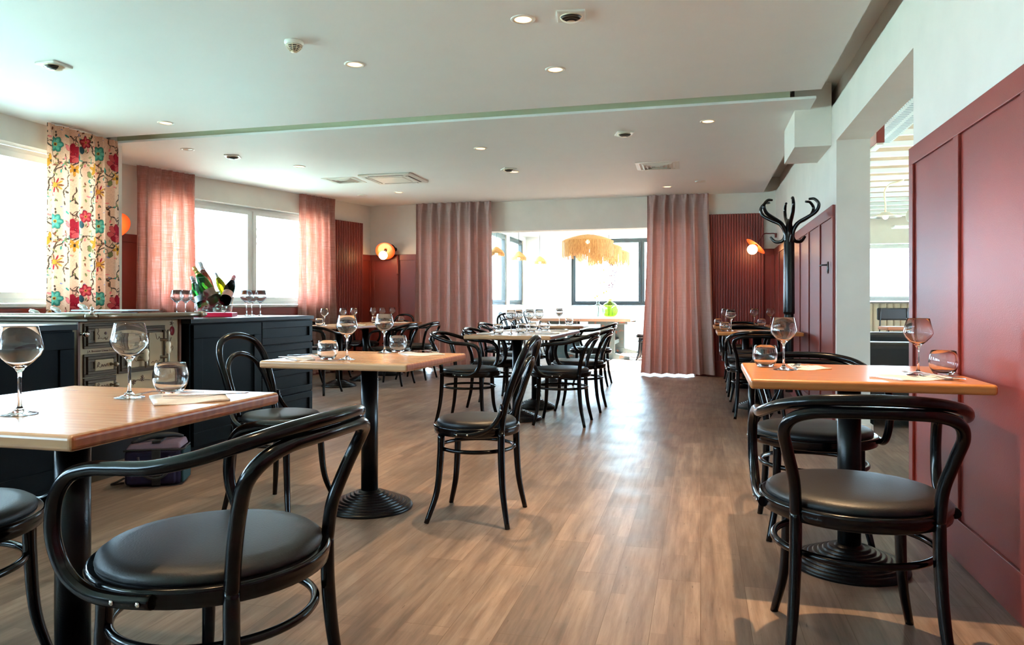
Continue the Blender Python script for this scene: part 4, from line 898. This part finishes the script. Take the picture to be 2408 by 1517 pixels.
# flowered curtain: print drawn on a grid, stored as a colour attribute
def floral_image(W=216):
    """one repeat of the botanical print, 0.675 m wide and 0.666 m high"""
    bgc = np.array(sr(212, 166, 140)[:3]); per = 148; PR = 213             # units and rows per repeat
    im = np.empty((PR, W, 3)); im[:] = bgc
    yy, xx = np.mgrid[0:PR, 0:W].astype(float); xx *= 150/216; yy *= 148/213
    def ell(cx, cy_, rx, ry, ang, col, edge=None):
        for dy, dxx in [(a, b) for a in (-per, 0, per) for b in (-150, 0, 150)]:
            rx_, ry_ = rx*.74, ry*.74; c_, s_ = math.cos(ang), math.sin(ang); dx_ = xx-cx-dxx; dy_ = yy-(cy_+dy); a_ = (dx_*c_+dy_*s_)/rx_; b__ = (-dx_*s_+dy_*c_)/ry_; m_ = a_*a_+b__*b__
            if edge is not None: im[(m_ < 1.25)] = edge
            im[m_ < 1] = col
    def line(pts, wd, col):
        wd = wd*.85
        for (x0, y0), (x1, y1) in zip(pts[:-1], pts[1:]):
            for dy, dxx in [(a, b) for a in (-per, 0, per) for b in (-150, 0, 150)]:
                vx, vy = x1-x0, y1-y0; l2 = vx*vx+vy*vy+1e-9; t_ = np.clip(((xx-x0-dxx)*vx+(yy-y0-dy)*vy)/l2, 0, 1)
                im[np.hypot(xx-x0-dxx-t_*vx, yy-y0-dy-t_*vy) < wd] = col
    S = lambda *c: np.array(sr(*c)[:3])
    teal, teal2, dk = S(56, 122, 108), S(96, 160, 140), S(62, 48, 38); red, red2 = S(138, 30, 42), S(178, 72, 74); yel, brn, olive, pink, blue = S(184, 124, 44), S(110, 62, 40), S(112, 112, 70), S(214, 110, 110), S(120, 124, 160)
    rn = random.Random(11)
    def curve(p0, p1, bend, wd, col, twigs=0):
        pts = []
        for i in range(15):
            t_ = i/14; x = p0[0]+(p1[0]-p0[0])*t_; y = p0[1]+(p1[1]-p0[1])*t_; nx, ny = -(p1[1]-p0[1]), p1[0]-p0[0]; b__ = bend*math.sin(PI*t_)+.06*math.sin(4*PI*t_); pts.append((x+nx*b__, y+ny*b__))
        line(pts, wd, col)
        for _ in range(twigs):
            i = rn.randrange(2, 13); a = rn.uniform(0, 6.28); L_ = rn.uniform(7, 15); q = (pts[i][0]+L_*math.cos(a), pts[i][1]+L_*math.sin(a)); line([pts[i], ((pts[i][0]+q[0])/2+2, (pts[i][1]+q[1])/2+2), q], .7, col)
            if rn.random() < .75: ell(q[0], q[1], rn.uniform(3, 6), rn.uniform(1.5, 3), a, rn.choice([olive, olive, dk, teal, pink, brn]))
    def flower(cx, cy_, r, n_, c1_, c2_, cen, rot=0):
        for i in range(n_): a = rot+i*2*PI/n_; ell(cx+r*.42*math.cos(a), cy_+r*.42*math.sin(a), r*.62, r*.46, a, c1_, dk*.9+c1_*.1)
        for i in range(n_): a = rot+i*2*PI/n_; ell(cx+r*.42*math.cos(a), cy_+r*.42*math.sin(a), r*.42, r*.22, a, c2_)
        ell(cx, cy_, r*.26, r*.26, 0, yel); ell(cx, cy_, r*.15, r*.15, 0, cen)
    for x0 in (0,):
        curve((x0+28, 0), (x0+60, 52), .25, 1.5, dk, 6); curve((x0+60, 52), (x0+35, 104), -.3, 1.4, dk, 6); curve((x0+35, 104), (x0+28, 148), .2, 1.5, dk, 5)
        curve((x0+60, 52), (x0+110, 70), .3, 1.3, dk, 5); curve((x0+110, 70), (x0+125, 128), -.3, 1.6, dk, 7); curve((x0+125, 128), (x0+100, 150), .2, 1.3, dk, 4); curve((x0+100, 2), (x0+125, 34), -.2, 1.4, dk, 5)
        curve((x0+125, 128), (x0+150, 140), .2, 1.1, dk, 3); curve((x0+80, 10), (x0+110, 70), .15, 1.0, dk, 4); curve((x0+5, 60), (x0+30, 90), .4, 1.0, dk, 4)
        for _ in range(110): a = rn.uniform(0, 6.28); ell(x0+rn.uniform(0, 150), rn.uniform(0, 148), rn.uniform(3, 6), rn.uniform(1.4, 2.6), a, rn.choice([olive, dk, brn, teal, blue, pink, S(150, 130, 90)]))
        flower(x0+62, 112, 17, 6, teal, teal2, dk)
        for i, (dx_, dy_, a) in enumerate([(0, 0, 0), (-9, 4, .7), (9, 4, -.7), (-12, -7, 1.2), (12, -7, -1.2), (0, -12, 1.57), (-5, -16, 1.1), (6, -16, 1.9)]): ell(x0+118+dx_, 104+dy_, 11, 7, a+1.57, red if i % 2 == 0 else red2, S(96, 20, 30))
        ell(x0+118, 112, 9, 12, 0, red)
        for i in range(5): a = .4+i*1.25; ell(x0+34+7*math.cos(a), 76+6*math.sin(a), 9, 4, a, yel, brn)
        for i in range(5): a = .9+i*1.25; ell(x0+122+7*math.cos(a), 68+6*math.sin(a), 9, 4, a, yel, brn)
        ell(x0+36, 76, 4, 4, 0, dk); ell(x0+122, 68, 4, 4, 0, dk); ell(x0+20, 64, 6, 8, .3, olive, dk); ell(x0+104, 56, 6, 8, -.3, olive, dk)
        for i in range(11): a = i*.57; ell(x0+62+10*math.cos(a), 34+9*math.sin(a), 9, 2.2, a, [brn, yel, red][i % 3], None)
        ell(x0+62, 34, 6, 6, 0, yel, dk); flower(x0+12, 128, 14, 5, red, red2, dk, .5); ell(x0+4, 112, 7, 10, .3, S(50, 70, 74)); ell(x0+146, 96, 7, 9, 0, teal*.7); ell(x0+92, 82, 5, 7, .2, teal, dk); ell(x0+86, 108, 4, 8, .4, pink, red)
    im *= (.80+.34*np.random.RandomState(2).rand(PR, W, 1)**.7); return im[::-1]
img = floral_image(); FW, FH = 360, 720
p0, p1 = Vector((-5.36, 5.045)), Vector((-5.345, 5.795)); e_ = (p1-p0); ln = e_.length; e_.normalize(); dpt = Vector((e_.y, -e_.x))
vs = []; fs = []; nfold = 5.5
for j in range(FH+1):
    v_ = j/FH; z = .03+(ZS-.034)*v_
    for i in range(FW+1):
        u_ = i/FW; k_ = u_*nfold; dn = 1-v_; off = .036*(.75+.35*dn)*(math.sin(2*PI*k_+.8*math.sin(3*k_))+.25*math.sin(4*PI*k_+1))*(1-.5*math.exp(-((v_-1)/.03)**2))+.008*math.sin(2*PI*k_*2.2)*math.exp(-((v_-1)/.06)**2)
        q = p0+e_*((u_-.5)*ln*(1+.05*dn)+.5*ln)+dpt*off; vs.append((q.x, q.y, z))
for j in range(FH):
    for i in range(FW): a = j*(FW+1)+i; fs.append((a, a+1, a+FW+2, a+FW+1))
mb = MB(); mb.v = vs; mb.f = fs; mb.sm = [True]*len(fs); mb.mi = [0]*len(fs)
o = mb.build('flowered_curtain', 'floral_print', recalc=False)
ca = o.data.color_attributes.new('print', 'FLOAT_COLOR', 'POINT'); arr = np.ones((FH+1, FW+1, 4), dtype=np.float32)
V_ = np.array(vs).reshape(FH+1, FW+1, 3); mid = V_[FH//2]; arc = np.concatenate([[0], np.cumsum(np.hypot(np.diff(mid[:, 0]), np.diff(mid[:, 1])))])   # the print follows the folded cloth
ci = ((arc/.675*216).astype(int)+40) % 216; ri = ((FH-np.arange(FH+1))/FH*(ZS-.03)/.666*213).astype(int) % 213
arr[:, :, :3] = img[ri][:, ci]; ca.data.foreach_set('color', arr.ravel())
tag(o, 'cream curtain printed with red, teal and yellow flowers on winding branches', 'curtain')

# ------------------------------------------------------------------ annex furnishings
def pendant(r, h_):
    t = empty('raffia_pendant', (0, 0, 0)); tag(t, 'x', 'pendant lamp')
    MB().lathe([(.02, .10), (.3*r, .085), (.62*r, .05), (.9*r, .01), (r, -.02), (r*.99, -.024), (.88*r, .004), (.6*r, .044), (.3*r, .079), (.02, .094)], (0, 0, 0), 48).build('shade', 'raffia', t)
    mb = MB(); rn = random.Random(5)
    for i in range(150):
        a = i*2*PI/150; L_ = h_*rn.uniform(.8, 1.05); rr = r*rn.uniform(.985, 1.01); x, y = rr*math.cos(a), rr*math.sin(a); w_ = .0075*r/.45
        tx, ty = -math.sin(a)*w_, math.cos(a)*w_; ox, oy = math.cos(a)*.004, math.sin(a)*.004
        mb.add([(x-tx, y-ty, -.015), (x+tx, y+ty, -.015), (x+tx*.8, y+ty*.8, -L_), (x-tx*.8, y-ty*.8, -L_), (x-tx+ox, y-ty+oy, -.015), (x+tx+ox, y+ty+oy, -.015), (x+tx*.8+ox, y+ty*.8+oy, -L_), (x-tx*.8+ox, y-ty*.8+oy, -L_)], [(0, 1, 2, 3), (7, 6, 5, 4), (0, 3, 7, 4), (1, 5, 6, 2), (3, 2, 6, 7)])
    mb.build('fringe', 'raffia', t)
    MB().lathe([(.032*math.cos(a), .032*math.sin(a)-.03) for a in [(-.5+i/10)*PI for i in range(11)]], (0, 0, 0), 16).build('lamp_bulb', 'bulb', t)
    MB().tube([(0, 0, .0), (0, 0, .12), (0, 0, .60)], .004, 6, 1).build('cord', 'sconce_black', t)
    return t
pb = pendant(.43, .30)
for i, (y, z, lab) in enumerate([(12.43, 2.10, 'largest-looking raffia pendant with fringe, hanging first in the annex'), (13.87, 2.10, 'raffia pendant with fringe, middle of the three over the trestle tables'), (15.4, 2.10, 'raffia pendant with fringe, farthest of the three over the trestle tables')]):
    put(pb, i > 0, (-1.86, y, z), 0, lab, 'fringed raffia pendants')
ps = pendant(.14, .07)
for i, (x, y, z, lab) in enumerate([(-3.52, 12.6, 1.935, 'small raffia pendant before the annex window, first by the curtain edge'), (-3.36, 13.6, 1.915, 'small raffia pendant before the narrow annex window'), (-3.38, 15.6, 1.95, 'small raffia pendant against the white annex wall')]): put(ps, i > 0, (x, y, z), 0, lab, 'small raffia pendants')
def trestle(L_=2.6, W_=.92):
    t = empty('trestle_table', (0, 0, 0)); tag(t, 'x', 'table')
    MB().box(-W_/2, W_/2, -L_/2, L_/2, .70, .75).build('tabletop', 'trestle_wood', t, .004)
    for s_ in (-1, 1):
        y = s_*(L_/2-.42)
        MB().box(-.13, .13, y-.04, y+.04, .08, .64).add([(-W_/2+.06, y-.045, 0), (W_/2-.06, y-.045, 0), (W_/2-.06, y-.045, .045), (.12, y-.045, .11), (-.12, y-.045, .11), (-W_/2+.06, y-.045, .045), (-W_/2+.06, y+.045, 0), (W_/2-.06, y+.045, 0), (W_/2-.06, y+.045, .045), (.12, y+.045, .11), (-.12, y+.045, .11), (-W_/2+.06, y+.045, .045)], [(5, 4, 3, 2, 1, 0), (6, 7, 8, 9, 10, 11), (0, 1, 7, 6), (1, 2, 8, 7), (2, 3, 9, 8), (3, 4, 10, 9), (4, 5, 11, 10), (5, 0, 6, 11)]).box(-W_/2+.1, W_/2-.1, y-.04, y+.04, .64, .70).build('trestle', 'distressed_paint', t, .003)
    MB().box(-.03, .03, -L_/2+.3, L_/2-.3, .22, .30).build('stretcher', 'distressed_paint', t, .002)
    return t
tt = trestle(); put(tt, False, (-1.66, 14.45, 0), 0, 'long trestle table in the annex carrying the two glass jars', 'annex trestle tables'); put(tt, True, (-2.60, 14.50, 0), 0, 'long trestle table in the annex on its window side', 'annex trestle tables')
for i, (x, y, lab) in enumerate([(-3.35, 13.3, 'first'), (-3.35, 13.95, 'second'), (-3.35, 14.6, 'third'), (-3.35, 15.25, 'fourth')]): chair(BC, x, y, FX, lab+' hoop-back chair from the opening on the window side of the annex tables', 'hoop-back chairs in the annex')
for i, (x, y, lab) in enumerate([(-.93, 13.55, 'first'), (-.93, 14.2, 'second'), (-.93, 14.85, 'third'), (-.93, 15.5, 'fourth')]): chair(BC, x, y, FmX, lab+' hoop-back chair from the opening on the curtain side of the annex tables', 'hoop-back chairs in the annex')
chair(BC, -3.15, 12.15, FY, 'hoop-back chair alone by the annex window just past the opening', 'hoop-back chairs in the annex')
def jar(x, y, s_, m_, lab):
    o = MB().lathe([(0, .004), (.09, .0), (.125, .03), (.148, .09), (.150, .14), (.135, .20), (.09, .245), (.045, .265), (.032, .285), (.034, .31), (.040, .315), (.036, .32), (.030, .315), (.026, .285), (.04, .262), (.085, .24), (.130, .198), (.144, .14), (.142, .09), (.12, .034), (.088, .008), (0, .008)], (0, 0, 0), 40).build('glass_demijohn', m_)
    o.scale = (s_,)*3; o.location = (x, y, .7505); tag(o, lab, 'jar', 'glass demijohns'); return o
jar(-2.0, 14.75, .96, 'demijohn_clear', 'pale clear glass demijohn on the annex table'); jar(-1.84, 15.45, 1.15, 'demijohn_green', 'bright green glass demijohn on the annex table')
def branch(x, y, h_, seed_, leafm, lab, lean=.05, n_=26):
    t = empty('dried_branch', (x, y, .765)); tag(t, lab, 'branch'); rn = random.Random(seed_)
    pts = [(lean*(i/6)**2*h_+.012*math.sin(i*1.7), .01*math.cos(i*1.3), h_*i/6) for i in range(7)]
    MB().tube(pts, [.005, .005, .0045, .004, .0035, .003, .002], 6, 4).build('stem', 'twig', t)
    mb = MB()
    for i in range(n_):
        f_ = rn.uniform(.42, 1); p = pts[min(6, int(f_*6))]; q = (p[0]+rn.uniform(-.07, .07), p[1]+rn.uniform(-.07, .07), f_*h_+rn.uniform(-.04, .04)); s_ = rn.uniform(.014, .028)
        mb.M = Matrix.Translation(q) @ Matrix.Rotation(rn.uniform(0, 6), 4, (rn.random(), rn.random(), .5)); mb.lathe([(0, -s_), (s_*.6, -s_*.3), (s_*.6, s_*.3), (0, s_)], (0, 0, 0), 6, 1, .25)
    o = mb.build('leaves', leafm, t); o['kind'] = 'stuff'
branch(-2.0, 14.75, .80, 1, 'leaf_yellow', 'thin branch with pale yellow leaves in the clear demijohn', .04, 20); branch(-1.80, 15.45, 1.32, 2, 'leaf_plum', 'tall branch with plum-coloured leaves in the green demijohn', .02, 60); branch(-1.87, 15.45, .95, 4, 'leaf_yellow', 'short branch with yellow leaves in the green demijohn', -.10, 24)

# ------------------------------------------------------------------ side room furniture
def sofa(x, y, rz, lab, g):
    t = empty('leather_sofa', (x, y, 0), rz); tag(t, lab, 'sofa', g)
    MB().box(-.8, .8, -.42, .42, .06, .38).build('base', 'sofa_black', t, .03, 3); MB().box(-.62, .62, -.22, .42, .36, .46).build('seat_cushion', 'sofa_black', t, .04, 4)
    MB().box(-.8, .8, -.44, -.20, .30, .70).build('backrest', 'sofa_black', t, .05, 4)
    for s_ in (-1, 1): MB().box(s_*.64-.16, s_*.64+.16, -.42, .42, .30, .60).build('armrest', 'sofa_black', t, .05, 4)
    for a in (-.7, .7):
        for b in (-.34, .34): MB().lathe([(0, 0), (.018, 0), (.022, .062), (0, .062)], (a, b, 0), 10).build('foot', 'sofa_black', t)
sofa(2.07, 6.98, 0, 'black leather sofa seen through the doorway, its back to the dining room', 'black leather sofas'); sofa(2.35, 8.7, PI, 'second black leather sofa behind the first in the side room', 'black leather sofas')
t = empty('high_chair', (2.58, 10.9, 0), PI+.1); tag(t, 'high chair with black padded back and tan seat in the side room', 'chair')
MB().box(-.21, .21, -.20, -.16, .79, .96).build('backrest', 'sofa_black', t, .02, 3); MB().box(-.2, .2, -.18, .2, .66, .71).build('seat', 'tan_leather', t, .015, 3)
for a in (-1, 1):
    MB().tube([(a*.17, -.16, .95), (a*.18, -.16, .66), (a*.21, -.21, 0)], .009, 8, 4).build('leg', 'sconce_black', t); MB().tube([(a*.17, .16, .66), (a*.19, .19, .3), (a*.21, .21, 0)], .009, 8, 4).build('leg', 'sconce_black', t)
MB().tube([(-.19, .18, .25), (.19, .18, .25)], .008, 8, 2).tube([(-.19, -.18, .25), (.19, -.18, .25)], .008, 8, 2).build('foot_rail', 'sconce_black', t)
t = empty('pendant_lamp', (2.68, 12.04, 2.30)); tag(t, 'pale gooseneck lamp with flat white shade hanging in the side room', 'pendant lamp')
MB().lathe([(.02, .09), (.05, .085), (.09, .06), (.215, .02), (.22, .015), (.08, .05), (.02, .08)], (0, 0, 0), 32).build('lamp_shade', 'white_plastic', t)
MB().lathe([(.04*math.cos(a), .04*math.sin(a)+.02) for a in [(-.5+i/10)*PI for i in range(11)]], (0, 0, 0), 18).build('lamp_bulb', 'bulb', t)
MB().tube([(0, 0, .08), (0, 0, .20), (-.01, 0, .40), (.06, 0, .50), (.16, 0, .53), (.24, 0, .56), (.24, 0, .625)], .013, 10, 6).build('arm', 'cream_plastic', t)
MB().lathe([(0, 0), (.05, 0), (.04, .035), (0, .035)], (.24, 0, .59), 18).build('ceiling_rose', 'cream_plastic', t)

t = empty('heater', (3.65, 14.3, 2.42)); tag(t, 'white air unit with sloping vane high in the side room', 'air unit')
MB().lathe([(.14*math.cos(a), .14*math.sin(a)) for a in [(-.5+i/10)*PI for i in range(11)]], (0, 0, .15), 24).build('body', 'white_plastic', t); MB().box(-.35, .3, -.12, .12, -.06, -.02).build('vane', 'white_plastic', t, .01); MB().tube([(0, 0, .28), (0, 0, .5)], .02, 10, 1, raw=True).build('hanger', 'white_plastic', t)

# ------------------------------------------------------------------ outdoors seen through the windows
def tree(x, y, h_, seed_, lab):
    t = empty('bare_tree', (x, y, -.25)); tag(t, lab, 'tree', 'bare trees outside'); rn = random.Random(seed_)
    MB().tube([(0, 0, 0), (.03, 0, h_*.3), (-.02, .03, h_*.6), (.05, 0, h_)], [.13, .11, .08, .03], 10, 5).build('trunk', 'bark', t)
    mb = MB()
    for i in range(26):
        f_ = rn.uniform(.3, .95); a = rn.uniform(0, 6.28); L_ = (1.1-f_)*h_*.5; z = f_*h_; dx_, dy_ = math.cos(a), math.sin(a)
        pts = [(0, 0, z), (dx_*L_*.35, dy_*L_*.35, z+L_*.25), (dx_*L_*.7, dy_*L_*.7, z+L_*.65), (dx_*L_, dy_*L_, z+L_*1.2)]; mb.tube(pts, [.035, .025, .015, .006], 6, 4)
        for _ in range(3): p = pts[rn.choice([1, 2])]; b = rn.uniform(0, 6.28); mb.tube([p, (p[0]+.3*math.cos(b), p[1]+.3*math.sin(b), p[2]+.25), (p[0]+.55*math.cos(b), p[1]+.55*math.sin(b), p[2]+.6)], [.014, .009, .004], 5, 3)
    mb.build('branches', 'bark', t)
tree(-8.6, 13.6, 5.0, 3, 'bare tree outside the window behind its right-hand pane'); tree(-11.5, 14.2, 6.0, 4, 'bare tree farther off outside, behind the big pane')
o = MB().box(-.05, .05, -.05, .05, -.25, 3.0).build('red_post', 'post_red'); o.location = (-8.2, 12.15, 0); tag(o, 'red painted post outside the window beside the frame', 'post')
struct(MB().box(-12, -11.8, 2, 10.5, -.25, 3.2), 'outside_wall', 'outdoor_wall')
